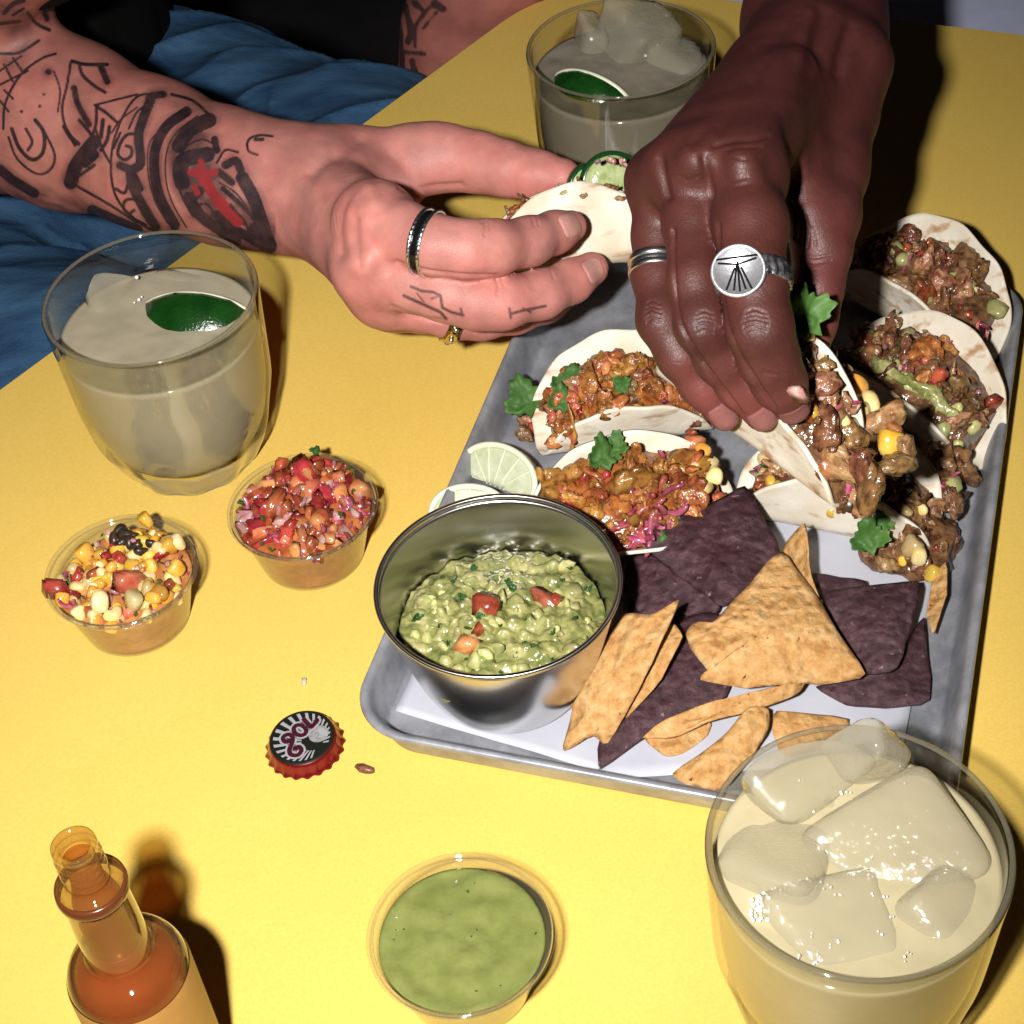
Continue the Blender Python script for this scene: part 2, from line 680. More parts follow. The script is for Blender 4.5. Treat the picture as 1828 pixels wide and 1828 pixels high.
# floor far below and the pale seat beyond the table
M_floor = simple('dark_floor', (.03, .028, .03), .6, col2=(.05, .045, .045), vscale=6)
fo = mesh('floor', [(-3000, -1500, -722), (3000, -1500, -722), (3000, 4000, -722), (-3000, 4000, -722)], [(0, 1, 2, 3)], M_floor, smooth=False)
tag(fo, kind='structure')
q0 = corner + d2 * 40 + np.array([0.1, 60])
bx = np.array([q0, q0 + d2 * 620, q0 + d2 * 620 + np.array([.42, .9]) * 420, q0 + np.array([.42, .9]) * 420])
V, Fc = slab(bx, -110, -60, 8)
M_seat = simple('pale_blue_vinyl', (.60, .64, .86), .5, col2=(.66, .70, .92), vscale=25, bump=.3, bscale=60)
bs = thing('bench', (*bx.mean(0), -722), 'pale blue bench seat beyond the far edge of the table', 'bench')
mesh('seat', V, Fc, M_seat, bs, smooth=False)
for k in (0, 2):
    cx, cy = bx[k] * .8 + bx.mean(0) * .2
    V, Fc = slab(np.array([(-15, -15), (15, -15), (15, 15), (-15, 15)]) + (cx, cy), -722, -110.5)
    mesh('leg', V, Fc, bpy.data.materials['dark_steel'], bs, smooth=False)

# ================================================================== sheet pan
TA = math.radians(-20.3)
TX = np.array([math.cos(TA), math.sin(TA)]); TY = np.array([-math.sin(TA), math.cos(TA)])
TC = TX * -104.5 + TY * 548
def tray_pt(u, v, z):
    q = TC + TX * u + TY * v
    return np.array([q[0], q[1], z])
def rrect(hx, hy, r, n=14):
    o = []
    for cx, cy, a0 in ((hx - r, hy - r, 0), (-hx + r, hy - r, 90), (-hx + r, -hy + r, 180), (hx - r, -hy + r, 270)):
        for k in range(n):
            a = math.radians(a0 + 90 * k / (n - 1))
            o.append((cx + r * math.cos(a), cy + r * math.sin(a)))
    return np.array(o)
HX, HY = 117.0, 165.5
prof = [(100, 4, 1.0), (80, 6, 1.0), (60, 8, 1.0), (40, 10, 1.0), (24, 13, 1.0), (14, 15, 1.0), (11, 16, 1.0), (9.3, 17, 1.3), (8.2, 18, 2.4), (7.2, 19, 5), (4.6, 21, 15), (3.2, 23, 19.3), (2.2, 24, 20.3), (1.2, 25, 20.8), (.4, 25, 20.6), (0, 25, 19.8), (.5, 25, 19.0), (1.4, 25, 18.9)]
rows = []
for inset, r_, z in prof:
    o = rrect(HX - inset, HY - inset, r_)
    rows.append(np.column_stack([o, np.full(len(o), z)]))
n = len(rows[0])
V = np.concatenate(rows)
Fc = []
for j in range(len(rows) - 1):
    for i in range(n):
        i2 = (i + 1) % n
        Fc.append((j * n + i, (j + 1) * n + i, (j + 1) * n + i2, j * n + i2))
Fc.append(tuple(range(n)))
V = np.array([tray_pt(*p) for p in V])
V[:, 2] += fbm(V * [1, 1, 0], 90, 3) * 0.12
V, Fc = shell(V, Fc, 0.9)


def pan_material():
    mt, nt, b = mat_new('worn_aluminium')
    L = nt.links
    tc = N(nt, 'ShaderNodeTexCoord')
    nz = N(nt, 'ShaderNodeTexNoise'); nz.inputs['Scale'].default_value = 38; nz.inputs['Detail'].default_value = 10; nz.inputs['Roughness'].default_value = .7
    L.new(tc.outputs['Object'], nz.inputs['Vector'])
    rp = N(nt, 'ShaderNodeValToRGB')
    rp.color_ramp.elements[0].position = .32; rp.color_ramp.elements[1].position = .68
    rp.color_ramp.elements[0].color = (0.17, 0.178, 0.205, 1)
    rp.color_ramp.elements[1].color = (0.43, 0.44, 0.475, 1)
    L.new(nz.outputs['Fac'], rp.inputs[0])
    n2 = N(nt, 'ShaderNodeTexNoise'); n2.inputs['Scale'].default_value = 140; n2.inputs['Detail'].default_value = 5
    L.new(tc.outputs['Object'], n2.inputs['Vector'])
    r2 = N(nt, 'ShaderNodeValToRGB'); r2.color_ramp.elements[0].position = .68; r2.color_ramp.elements[1].position = .75
    r2.color_ramp.elements[0].color = (0, 0, 0, 1); r2.color_ramp.elements[1].color = (1, 1, 1, 1)
    L.new(n2.outputs['Fac'], r2.inputs[0])
    mx = N(nt, 'ShaderNodeMix', data_type='RGBA')
    L.new(r2.outputs[0], mx.inputs['Factor']); L.new(rp.outputs[0], mx.inputs['A']); mx.inputs['B'].default_value = (.33, .24, .16, 1)
    L.new(mx.outputs['Result'], b.inputs['Base Color'])
    b.inputs['Metallic'].default_value = .35
    b.inputs['Roughness'].default_value = .38
    bp = N(nt, 'ShaderNodeBump'); bp.inputs['Distance'].default_value = .0002
    L.new(nz.outputs['Fac'], bp.inputs['Height']); L.new(bp.outputs[0], b.inputs['Normal'])
    return mt


pan = mesh('sheet_pan', V, Fc, pan_material())
tag(pan, 'dull grey aluminium sheet pan holding the tacos and chips', 'sheet pan')
TZ = 1.9   # inside of the pan

# white liner paper: two overlapping sheets
M_paper = simple('white_liner_paper', (.42, .43, .49), .6, .3, col2=(.47, .48, .54), vscale=30, bump=.35, bscale=45)
def paper(corn, z, label, seed):
    c = np.array([un(x, y, z)[:2] for x, y in corn])
    nu = 26
    uu, vv = np.meshgrid(np.linspace(0, 1, nu), np.linspace(0, 1, nu), indexing='ij')
    P = (c[0] * ((1 - uu) * (1 - vv))[..., None] + c[1] * (uu * (1 - vv))[..., None] + c[2] * (uu * vv)[..., None] + c[3] * ((1 - uu) * vv)[..., None]).reshape(-1, 2)
    V = np.column_stack([P, np.full(len(P), z)])
    V[:, 2] += np.abs(fbm(V, 34, seed)) * 0.7
    V, Fc = shell(V, grid_faces(nu, nu), 0.12)
    o = mesh('liner_paper', V, Fc, M_paper)
    return tag(o, label, 'paper')
paper([(706, 1270), (1068, 1378), (1190, 1010), (845, 960)], TZ + .6, 'white liner paper lying under the steel bowl', 21)
paper([(1066, 1392), (1608, 1360), (1690, 905), (1200, 860)], TZ + 1.7, 'white liner paper lying under the tortilla chips', 22)

# ================================================================== drinking glasses
M_glass = clear('tumbler_glass', (.90, .90, .86), rough=.015, gain=1.3)
M_rim = clear('glass_rim', (.88, .87, .80), rough=.04, haze=.16, hazecol=(.75, .70, .55), gain=1.8)
M_base = clear('thick_glass', (.86, .86, .86), rough=.04, haze=.38, hazecol=(.58, .59, .66), gain=2.0)
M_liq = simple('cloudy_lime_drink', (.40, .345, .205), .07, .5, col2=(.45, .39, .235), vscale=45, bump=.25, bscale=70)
M_ice = clear('wet_ice', (.95, .95, .92), rough=.05, haze=.33, hazecol=(.80, .75, .60), gain=1.7, bump=1.2, bscale=240)
M_bub = simple('bubble_film', (.85, .85, .8), .03, .9)
M_peel = simple('lime_peel', (.004, .030, .004), .22, .6, col2=(.007, .048, .006), vscale=120, bump=.25, bscale=900, coat=.3)
M_lime = simple('lime_flesh', (.52, .58, .30), .25, .5, sss=.4, sssr=(4, 4, 2), col2=(.66, .70, .46), vscale=200, bump=.2, bscale=500)
M_pith = simple('lime_pith', (.68, .70, .52), .4)

GH, GR = 95.0, 47.9
gl_out = smooth_prof([(0.01, 0), (27, 0), (31.6, 1.5), (35.2, 8), (39.4, 17), (42.4, 26), (44.2, 36), (45.4, 48), (46.4, 65), (47.3, 82), (47.9, 93), (47.6, 94.6), (46.6, 95.2)], 4)
gl_in = smooth_prof([(46.6, 95.2), (45.7, 94.4), (45.3, 92), (44.4, 75), (43.0, 50), (41.4, 38), (39.4, 28), (36.4, 20), (33, 15.5), (25, 13.4), (0.01, 13)], 4)
def flutes(a, z):
    k = np.clip((44 - z) / 18, 0, 1) * np.clip(z / 3 + .4, 0, 1)
    return -2.3 * k * (0.5 + 0.5 * np.cos(11 * a + .4)) ** 0.8
def inner_r(z):
    p = np.array(gl_in)[::-1]
    return np.interp(z, p[:, 1], p[:, 0])


def relax_tri(V, Fc, it):
    nb = {}
    for f in Fc:
        for i in range(len(f)):
            nb.setdefault(f[i], set()).update((f[i - 1], f[(i + 1) % len(f)]))
    idx = [list(nb[i]) for i in range(len(V))]
    for _ in range(it):
        V = np.array([V[i] * .5 + V[idx[i]].mean(0) * .5 for i in range(len(V))])
    return V


def ice_chunk(parent, P, size, rot, seed):
    bm = bmesh.new()
    bmesh.ops.create_cube(bm, size=2)
    for v in bm.verts:
        r_ = np.random.default_rng(seed * 31 + v.index)
        v.co = v.co * 1.0 + Vector(r_.uniform(-.34, .34, 3))
    bmesh.ops.bevel(bm, geom=bm.edges[:], offset=.5, segments=4, affect='EDGES', profile=.6)
    bmesh.ops.triangulate(bm, faces=[f for f in bm.faces if len(f.verts) > 4])
    bmesh.ops.subdivide_edges(bm, edges=bm.edges[:], cuts=1, use_grid_fill=True)
    V = np.array([v.co[:] for v in bm.verts]); Fc = [tuple(v.index for v in f.verts) for f in bm.faces]
    bm.free()
    V = V * np.array(size)
    V = relax_tri(V, Fc, 2)
    V = V + V / np.linalg.norm(V, axis=1)[:, None] * (fbm(V, 11, seed) * .7)[:, None]
    R = np.array(Euler([math.radians(a) for a in rot]).to_matrix())
    V = V @ R.T + P
    c0_ = np.array(root_loc(parent))[:2] / MM          # keep it inside the glass
    q = V[:, :2] - c0_
    rr = np.hypot(q[:, 0], q[:, 1])
    lim = np.where(V[:, 2] < 93, inner_r(V[:, 2]) - .8, 200)
    lim = np.minimum(lim, 44)
    V[:, :2] = c0_ + q * np.minimum(1, lim / rr)[:, None]
    return mesh('ice_cube', V, Fc, M_ice, parent)


def tumbler(cx, cy, label, dlabel, level, tone, seed):
    t = thing('drinking_glass', (cx, cy, 0), label, 'glass', 'stout fluted drinking glasses')
    V, Fc = lathe(gl_out, 96, flutes)
    Vi, Fi = lathe(gl_in, 96)
    nv_ = len(V)
    V = np.concatenate([V, Vi]); Fc = Fc + [tuple(nv_ + i for i in f) for f in Fi]
    zc = 10.0
    me = mesh_data('glass_wall', V, Fc, [M_glass, M_base])
    for p in me.polygons:
        if sum(me.vertices[i].co.z for i in p.vertices) / len(p.vertices) < .019:
            p.material_index = 1
    ow = link(bpy.data.objects.new('glass_wall', me), t)
    V, Fc = lathe([(46.75 + .95 * math.cos(u), 94.7 + .8 * math.sin(u)) for u in np.linspace(0, 2 * math.pi, 11)[:-1]], 96, closed=True)
    mesh('rim', V + [cx, cy, 0], Fc, M_rim, ow)
    dk = thing('iced_drink', (cx, cy, 9.5), dlabel, 'drink', 'cloudy iced lime drinks')
    zs = np.linspace(13.6, level, 22)
    prof = [(0.01, 13.5)] + [(float(inner_r(z)) + .12, float(z)) for z in zs]
    V, Fc = lathe(prof, 96)
    # surface with swell round the ice
    n = 96; rings = 26
    rmax = prof[-1][0]
    base = len(V) - n
    Vt = []
    a = np.arange(n) * 2 * np.pi / n
    for k in range(1, rings):
        r_ = rmax * (1 - k / rings)
        p = np.stack([r_ * np.cos(a), r_ * np.sin(a), np.full(n, level)], -1)
        p[:, 2] += (fbm(p + seed * 50, 16, seed) * .9 + 0.3) * min(1, k / 3) - .35 * min(1, k / 2)
        Vt.append(p)
    V = np.concatenate([V] + Vt)
    for j in range(rings - 1):
        for i in range(n):
            i2 = (i + 1) % n
            Fc.append((base + j * n + i, base + j * n + i2, base + (j + 1) * n + i2, base + (j + 1) * n + i))
    V, Fc = cap_rings(V, Fc, n, False, True)
    V = V + [cx, cy, 0]
    mesh('liquid', V, Fc, tone, dk)
    return t, dk


def bubbles(dk, cx, cy, level, spots, seed):
    V, Fc = ico(2)
    me = mesh_data('bubble', V, Fc, M_bub)
    for k, (px, py, r_, dz) in enumerate(spots):
        P = un(px, py, level + dz)
        put('bubble', me, dk.children[0], P, s=r_)


def lime_wedge(parent, P, R, rot, name='lime_wedge', arc=62.0, cut=0.0):
    """a sixth of a lime: peel outside, two flesh faces"""
    R_ = np.array(Euler([math.radians(a) for a in rot]).to_matrix())
    nu, nv = 22, 14
    pe = []
    for i in range(nu):
        th = math.pi * i / (nu - 1)
        for j in range(nv):
            ph = math.radians(-arc / 2 + arc * j / (nv - 1))
            s = math.sin(th) ** .8
            pe.append((1.18 * R * math.cos(th), R * s * math.cos(ph), R * s * math.sin(ph)))
    pe = np.array(pe)
    pe = pe * (1 + 0.012 * fbm(pe, 5, 4))[:, None]
    V, Fc = shell(pe, grid_faces(nu, nv), .9)
    V = V - [0, R * .55, 0]
    peel = mesh('peel', V @ R_.T + P, Fc, M_peel, parent)
    for sgn in (-1, 1):
        ph = math.radians(sgn * arc / 2)
        rows, cols = 8, nu
        W = []
        for k in range(rows):
            f = k / (rows - 1)
            for i in range(cols):
                th = math.pi * i / (cols - 1)
                s = math.sin(th) ** .8 * f * .965
                bul = math.sin(math.pi * f) * R * .035
                W.append((1.14 * R * math.cos(th) * (.25 + .75 * f) , R * s * math.cos(ph) - sgn * 0, R * s * math.sin(ph) + sgn * bul))
        W = np.array(W)
        V, Fc = shell(W, grid_faces(rows, cols), .3)
        V = V - [0, R * .55, 0]
        o = mesh('flesh', V @ R_.T + P, Fc, M_lime, parent)
        for ma in (38, 64, 90, 116, 142):
            th = math.radians(ma)
            e_ = np.array((1.14 * R * math.cos(th), R * math.sin(th) ** .8 * math.cos(ph) * .93, R * math.sin(th) ** .8 * math.sin(ph) * .93 + sgn * .9))
            s0_ = np.array((1.14 * R * math.cos(th) * .28, 0, sgn * .7))
            V, Fc = tube([s0_ * (1 - f_) + e_ * f_ + np.array([0, 0, sgn * .5 * math.sin(math.pi * f_)]) for f_ in np.linspace(0, 1, 6)], .38, 5)
            V = V - [0, R * .55, 0]
            mesh('membrane', V @ R_.T + P, Fc, M_pith, o)
        # pale rim of pith along the cut
        W = []
        for i in range(cols):
            th = math.pi * i / (cols - 1)
            s = math.sin(th) ** .8
            W.append((1.16 * R * math.cos(th), R * s * math.cos(ph) * .955, R * s * math.sin(ph) * .955 + sgn * .25))
        V, Fc = tube(W, 1.5, 8)
        V = V - [0, R * .55, 0]
        mesh('pith', V @ R_.T + P, Fc, M_pith, parent)
    return peel


GPOS = {'front': (96.7, 308.5), 'left': (-148.2, 627.9), 'back': (79.3, 791.9)}
# front right glass
cx, cy = GPOS['front']
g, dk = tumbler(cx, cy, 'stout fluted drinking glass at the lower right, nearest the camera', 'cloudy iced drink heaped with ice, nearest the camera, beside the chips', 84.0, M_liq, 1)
for sp, size, rot, sd in [((1520, 1440, 66), (20, 16, 12), (30, 20, 80), 31), ((1350, 1470, 66), (15, 14, 12), (10, 30, 20), 32), ((1560, 1690, 64), (18, 14, 12), (30, 5, 50), 33), ((1720, 1500, 66), (14, 16, 12), (5, 25, 70), 34), ((1440, 1378, 79), (23, 14, 12), (20, 12, 35), 1), ((1600, 1525, 77.5), (23, 20, 12), (12, -10, 20), 2), ((1405, 1550, 76), (20, 17, 12), (-8, 14, 60), 3),
                          ((1480, 1660, 76), (18, 16, 11), (10, 8, 10), 4), ((1690, 1640, 75), (16, 14, 11), (25, 8, 50), 5), ((1545, 1338, 89), (9, 10, 13), (12, 38, 15), 6)]:
    ice_chunk(dk, un(*sp), size, rot, sd)
sp = [(1358 + k * 7 + rng.uniform(-4, 4), 1600 - 26 * math.sin(k / 21 * 3.1) + rng.uniform(-6, 6), rng.uniform(.25, .6), 2.5) for k in range(22)]
sp += [(1340 + rng.uniform(0, 36), 1610 + rng.uniform(-14, 34), rng.uniform(.25, .8), 1.5) for k in range(34)]
sp += [(x + rng.uniform(-5, 5), y + rng.uniform(-5, 5), rng.uniform(.25, .55), 2) for x, y in 2 * [(1450, 1668), (1480, 1690), (1500, 1680), (1460, 1705), (1570, 1665), (1615, 1712), (1625, 1705), (1592, 1640), (1430, 1710), (1455, 1722), (1610, 1545), (1620, 1550), (1605, 1560), (1630, 1540), (1560, 1530), (1610, 1370), (1612, 1395), (1430, 1390), (1500, 1412), (1515, 1412), (1400, 1435), (1450, 1445), (1560, 1600), (1580, 1600)]]
bubbles(dk, cx, cy, 84, sp, 1)
# left glass
cx, cy = GPOS['left']
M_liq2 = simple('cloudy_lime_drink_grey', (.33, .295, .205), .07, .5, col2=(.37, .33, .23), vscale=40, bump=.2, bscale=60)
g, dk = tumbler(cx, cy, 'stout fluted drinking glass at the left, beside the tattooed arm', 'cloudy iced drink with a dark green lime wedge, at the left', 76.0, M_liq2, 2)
ice_chunk(dk, un(205, 545, 65), (19, 17, 13), (14, 20, 30), 11)
ice_chunk(dk, un(345, 505, 66), (18, 14, 9), (4, 8, 70), 12)
lw = thing('lime_wedge', un(330, 588, 74), 'dark green lime wedge floating peel up in the left glass', 'lime wedge')
lime_wedge(lw, un(342, 588, 69), 25, (47, 2, 166), arc=78)
bubbles(dk, cx, cy, 76, [(244, 495, .9, 6), (248, 535, .8, 3), (253, 530, .5, 3), (240, 540, .5, 3)], 2)
# back glass
cx, cy = GPOS['back']
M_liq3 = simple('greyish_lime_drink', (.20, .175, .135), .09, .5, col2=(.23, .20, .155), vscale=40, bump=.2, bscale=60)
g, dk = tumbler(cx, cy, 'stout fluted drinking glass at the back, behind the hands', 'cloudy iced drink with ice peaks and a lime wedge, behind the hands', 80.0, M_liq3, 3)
ice_chunk(dk, un(1150, 62, 84), (19, 16, 13), (14, 16, 28), 21)
ice_chunk(dk, un(1055, 75, 80), (8, 13, 12), (10, 10, 10), 22)
ice_chunk(dk, un(1210, 110, 76), (15, 13, 9), (8, 8, 45), 23)
lw = thing('lime_wedge', un(1000, 110, 74), 'lime wedge resting against the inside of the back glass', 'lime wedge')
lime_wedge(lw, np.array([79.3 - 21, 791.9 - 14, 74]), 20, (28, 0, 142), arc=95)
bubbles(dk, cx, cy, 80, [(1190, 28, .9, 8), (1152, 99, .8, 3), (1174, 80, .6, 4)], 3)

# ================================================================== steel bowl of guacamole
BX, BY, BZ = -8.5, 468.7, TZ + 1.3
M_steel = simple('brushed_steel', (.60, .60, .58), .24, metal=1.0, bump=.010, bscale=900)
_b = M_steel.node_tree.nodes['Principled BSDF']
_b.inputs['Anisotropic'].default_value = .75
_t = N(M_steel.node_tree, 'ShaderNodeTangent'); _t.direction_type = 'RADIAL'; _t.axis = 'Z'
M_steel.node_tree.links.new(_t.outputs[0], _b.inputs['Tangent'])
bowl = thing('steel_bowl', (BX, BY, BZ), 'small round stainless steel bowl holding guacamole', 'bowl')
RB, HB = 48.6, 56.5
b_out = smooth_prof([(0.01, 0.6), (20, .4), (29, 0), (32, 1.2), (34.5, 6), (38.5, 17), (42.3, 32), (45.6, 46), (47.3, 54.5)], 5)
lip = [(48.2, 55.0), (48.7, 55.8), (48.6, 56.8), (47.9, 57.3), (47.1, 57.0), (46.7, 56.2)]
b_in = smooth_prof([(46.5, 54.5), (44.8, 46), (41.5, 32), (37.7, 17), (33.6, 6.5), (30.5, 2.2), (20, 1.4), (0.01, 1.5)], 5)
V, Fc = lathe(b_out + b_in, 120)
mesh('bowl_wall', V + [BX, BY, BZ], Fc, M_steel, bowl)
a = np.linspace(0, 2 * np.pi, 97)
V, Fc = lathe([(47.7 + 1.15 * math.cos(t), 56.1 + 1.15 * math.sin(t)) for t in np.linspace(0, 2 * math.pi, 11)[:-1]], 120, closed=True)
mesh('rolled_rim', V + [BX, BY, BZ], Fc, M_steel, bowl)


def guac_material():
    mt, nt, b = mat_new('mashed_avocado')
    L = nt.links
    tc = N(nt, 'ShaderNodeTexCoord')
    nz = N(nt, 'ShaderNodeTexNoise'); nz.inputs['Scale'].default_value = 120; nz.inputs['Detail'].default_value = 6; nz.inputs['Roughness'].default_value = .65
    L.new(tc.outputs['Object'], nz.inputs['Vector'])
    rp = N(nt, 'ShaderNodeValToRGB')
    e = rp.color_ramp.elements
    e[0].position = .28; e[0].color = (.05, .090, .020, 1)
    e[1].position = .75; e[1].color = (.56, .51, .25, 1)
    m1 = e.new(.5); m1.color = (.26, .26, .085, 1)
    L.new(nz.outputs['Fac'], rp.inputs[0])
    L.new(rp.outputs[0], b.inputs['Base Color'])
    b.inputs['Roughness'].default_value = .22
    b.inputs['Specular IOR Level'].default_value = .6
    vo = N(nt, 'ShaderNodeTexVoronoi', feature='SMOOTH_F1'); vo.inputs['Scale'].default_value = 420
    L.new(tc.outputs['Object'], vo.inputs['Vector'])
    bp = N(nt, 'ShaderNodeBump'); bp.inputs['Distance'].default_value = .0009; bp.inputs['Strength'].default_value = .9
    L.new(vo.outputs['Distance'], bp.inputs['Height']); L.new(bp.outputs[0], b.inputs['Normal'])
    return mt


M_guac = guac_material()
gu = thing('guacamole', (BX, BY, BZ + 30), 'lumpy green guacamole with tomato bits in the steel bowl', 'guacamole')
def guac_h(P):
    """height of the mash above the bowl foot"""
    x, y = P[:, 0], P[:, 1]
    r = np.hypot(x, y)
    q = np.column_stack([x, y, np.zeros_like(x)])
    return 31.5 + 7 * np.clip(1 - (r / 44) ** 2, 0, 1) - y * .05 + fbm(q + 300, 19, 5) * 3.6 + np.abs(fbm(q, 8, 6)) * 3.0 + fbm(q, 3, 8) * .7
n, rings = 150, 54
V = []
a = np.arange(n) * 2 * np.pi / n
for k in range(rings):
    r_ = 41.6 * (1 - k / rings)
    p = np.stack([r_ * np.cos(a), r_ * np.sin(a), 0 * a], -1)
    p[:, 2] = guac_h(p)
    if k == 0: p[:, 2] -= 2.5
    V.append(p)
p0 = V[0] * [.93, .93, 0] + [0, 0, 20]
V = np.concatenate([p0] + V)
Fc = grid_faces(rings + 1, n, True)
V, Fc = cap_rings(V, Fc, n, False, True)
mesh('mash', V + [BX, BY, BZ], Fc, M_guac, gu)

# small food pieces: a few shared lumps of each kind
def lump(name, mat, sub, dims, rough, seed, sharp=1.0, freq=.9):
    V, Fc = ico(sub)
    V = np.sign(V) * np.abs(V) ** sharp
    V = V * (1 + rough * fbm(V * 10 + seed * 7, 10 * freq, seed))[:, None]
    return mesh_data(name, V * np.array(dims), Fc, mat)


def dice(name, mat, dims, seed, jit=.22):
    bm = bmesh.new()
    bmesh.ops.create_cube(bm, size=2)
    for v in bm.verts:
        r_ = np.random.default_rng(seed * 77 + v.index)
        v.co = v.co + Vector(r_.uniform(-jit, jit, 3))
    bmesh.ops.bevel(bm, geom=bm.edges[:], offset=.22, segments=2, affect='EDGES')
    V = np.array([v.co[:] for v in bm.verts]); Fc = [tuple(v.index for v in f.verts) for f in bm.faces]
    bm.free()
    return mesh_data(name, V * np.array(dims), Fc, mat)


def leaf_mesh(name, mat, size, seed, lobes=3, thick=.35):
    """cilantro: lobed, toothed, cupped leaf about size mm long, stalk at the origin"""
    n = 54
    a = np.linspace(-2.65, 2.65, n)
    r = size * (.66 + .13 * np.cos(lobes * a * 1.18) + .06 * np.cos(13 * a + seed)) * (1 - .12 * np.abs(a) / 2.65)
    o = np.column_stack([size * .38 + r * np.cos(a) * .78, r * np.sin(a) * .78])
    o = np.vstack([o, [[-size * .12, 0]]])
    rings = 6
    V = []
    c = np.array([size * .3, 0])
    for k in range(rings):
        t = 1 - k / rings
        q = c + (o - c) * t
        z = np.hypot(q[:, 0] - c[0], q[:, 1]) ** 2 / size * .55 + fbm(np.column_stack([q, 0 * q[:, 0]]) + seed * 40, size * .4, seed) * size * .2
        V.append(np.column_stack([q, z]))
    V = np.concatenate(V)
    Fc = grid_faces(rings, len(o), True)
    m_ = len(o)
    V = np.vstack([V, [[c[0], c[1], 0]]])
    b = (rings - 1) * m_
    Fc += [(b + i, b + (i + 1) % m_, len(V) - 1) for i in range(m_)]
    V, Fc = shell(V, Fc, thick)
    return mesh_data(name, V, Fc, mat)


M_tomato = simple('tomato_flesh', (.19, .016, .012), .2, .6, col2=(.40, .075, .04), vscale=300, bump=.2, bscale=500, objvar=True)
M_salmon = simple('tomato_inner_flesh', (.40, .10, .035), .2, .6, col2=(.52, .21, .10), vscale=300, bump=.2, bscale=500, objvar=True)
M_redonion = simple('pickled_onion', (.22, .016, .05), .2, .6, col2=(.46, .13, .17), vscale=200, objvar=True)
M_onion = simple('white_onion', (.44, .30, .26), .2, .6, col2=(.42, .15, .17), vscale=160, objvar=True)
M_corn = simple('corn_kernel', (.60, .28, .02), .2, .6, col2=(.68, .42, .085), vscale=180, coat=.3, objvar=True)
M_cornpale = simple('pale_corn_kernel', (.64, .43, .14), .2, .6, col2=(.72, .58, .32), vscale=180, coat=.3, objvar=True)
M_char = simple('charred_corn', (.010, .008, .007), .35, .5, col2=(.05, .03, .015), vscale=300)
M_leaf = simple('cilantro_leaf', (.034, .098, .018), .55, .3, col2=(.078, .165, .036), vscale=300, bump=.35, bscale=420)
M_leafdark = simple('chopped_cilantro', (.014, .055, .010), .35, .45, col2=(.035, .105, .020), vscale=260)
M_avo = simple('avocado_chunk', (.26, .28, .085), .25, .5, col2=(.50, .46, .20), vscale=180, objvar=True)
M_meat = simple('braised_chicken', (.16, .036, .010), .24, .6, col2=(.46, .185, .05), vscale=260, bump=1.3, bscale=420, objvar=True)
M_meatdark = simple('stewed_pork', (.060, .022, .009), .2, .7, col2=(.25, .115, .048), vscale=260, bump=1.3, bscale=420, objvar=True)
M_meatpale = simple('pale_shredded_pork', (.14, .052, .020), .22, .6, col2=(.40, .225, .11), vscale=260, bump=1.2, bscale=420, objvar=True)

def kernel(name, mat, seed):
    V, Fc = ico(2)
    V = np.sign(V) * np.abs(V) ** .78
    z = V[:, 2].copy()
    V[:, :2] *= (1 + .22 * z)[:, None]
    V[:, 2] -= .35 * np.exp(-(V[:, 0] ** 2 + V[:, 1] ** 2) / .12) * (z > 0)
    V = V * (1 + .05 * fbm(V * 10 + seed, 9, seed))[:, None]
    V[:, 2] = np.where(V[:, 2] > .72, .72 + (V[:, 2] - .72) * .2, V[:, 2])
    return mesh_data(name, V * np.array([3.3, 2.4, 3.9]), Fc, mat)

K = {
    'tomato_piece': [dice('tomato_piece', M_tomato if s % 3 else M_salmon, (3.2, 2.6, 1.9), s, .4) for s in range(6)],
    'red_onion_piece': [],
    'onion_piece': [dice('onion_piece', M_onion, (3.0, 2.4, .9), s + 10) for s in range(3)],
    'corn_kernel': [kernel('corn_kernel', M_corn, s) for s in range(3)] + [kernel('corn_kernel', M_cornpale, s + 5) for s in range(3)],
    'charred_kernel': [kernel('charred_kernel', M_char, s + 9) for s in range(2)],
    'cilantro_bit': [leaf_mesh('cilantro_bit', M_leafdark, 3.2, s, 3, .4) for s in range(3)],
    'avocado_piece': [lump('avocado_piece', M_avo, 2, (4.2, 3.2, 2.5), .35, s) for s in range(3)],
    'chicken_piece': [lump('chicken_piece', M_meat, 3, (6.5, 4.6, 3.8), .55, s + 20, freq=.75) for s in range(4)],
    'dark_meat_piece': [lump('dark_meat_piece', M_meatdark, 3, (6.5, 4.2, 3.4), .55, s + 30, freq=.75) for s in range(4)],
    'pale_meat_piece': [lump('pale_meat_piece', M_meatpale, 3, (5.6, 4.2, 3.6), .55, s + 40, freq=.75) for s in range(4)],
}
def shred(name, mat, seed):
    r_ = np.random.default_rng(seed)
    t = np.linspace(0, 1, 16)
    path = np.column_stack([t * 15 - 7.5, 2.2 * np.sin(t * 3 + r_.uniform(0, 6)), 1.4 * np.sin(t * 4 + r_.uniform(0, 6))])
    V, Fc = tube(path, 1.9 * np.sin(t * 2.7 + .22) ** .6 * (1 + .25 * np.sin(t * 17 + seed)), 12)
    q = V * [.35, 1, 1]
    V = V + fbm(q, 1.6, seed)[:, None] * np.array([.3, .45, .45]) + fbm(V, 4, seed + 2)[:, None] * .5
    return mesh_data(name, V * [1, 1.15, .8], Fc, mat)


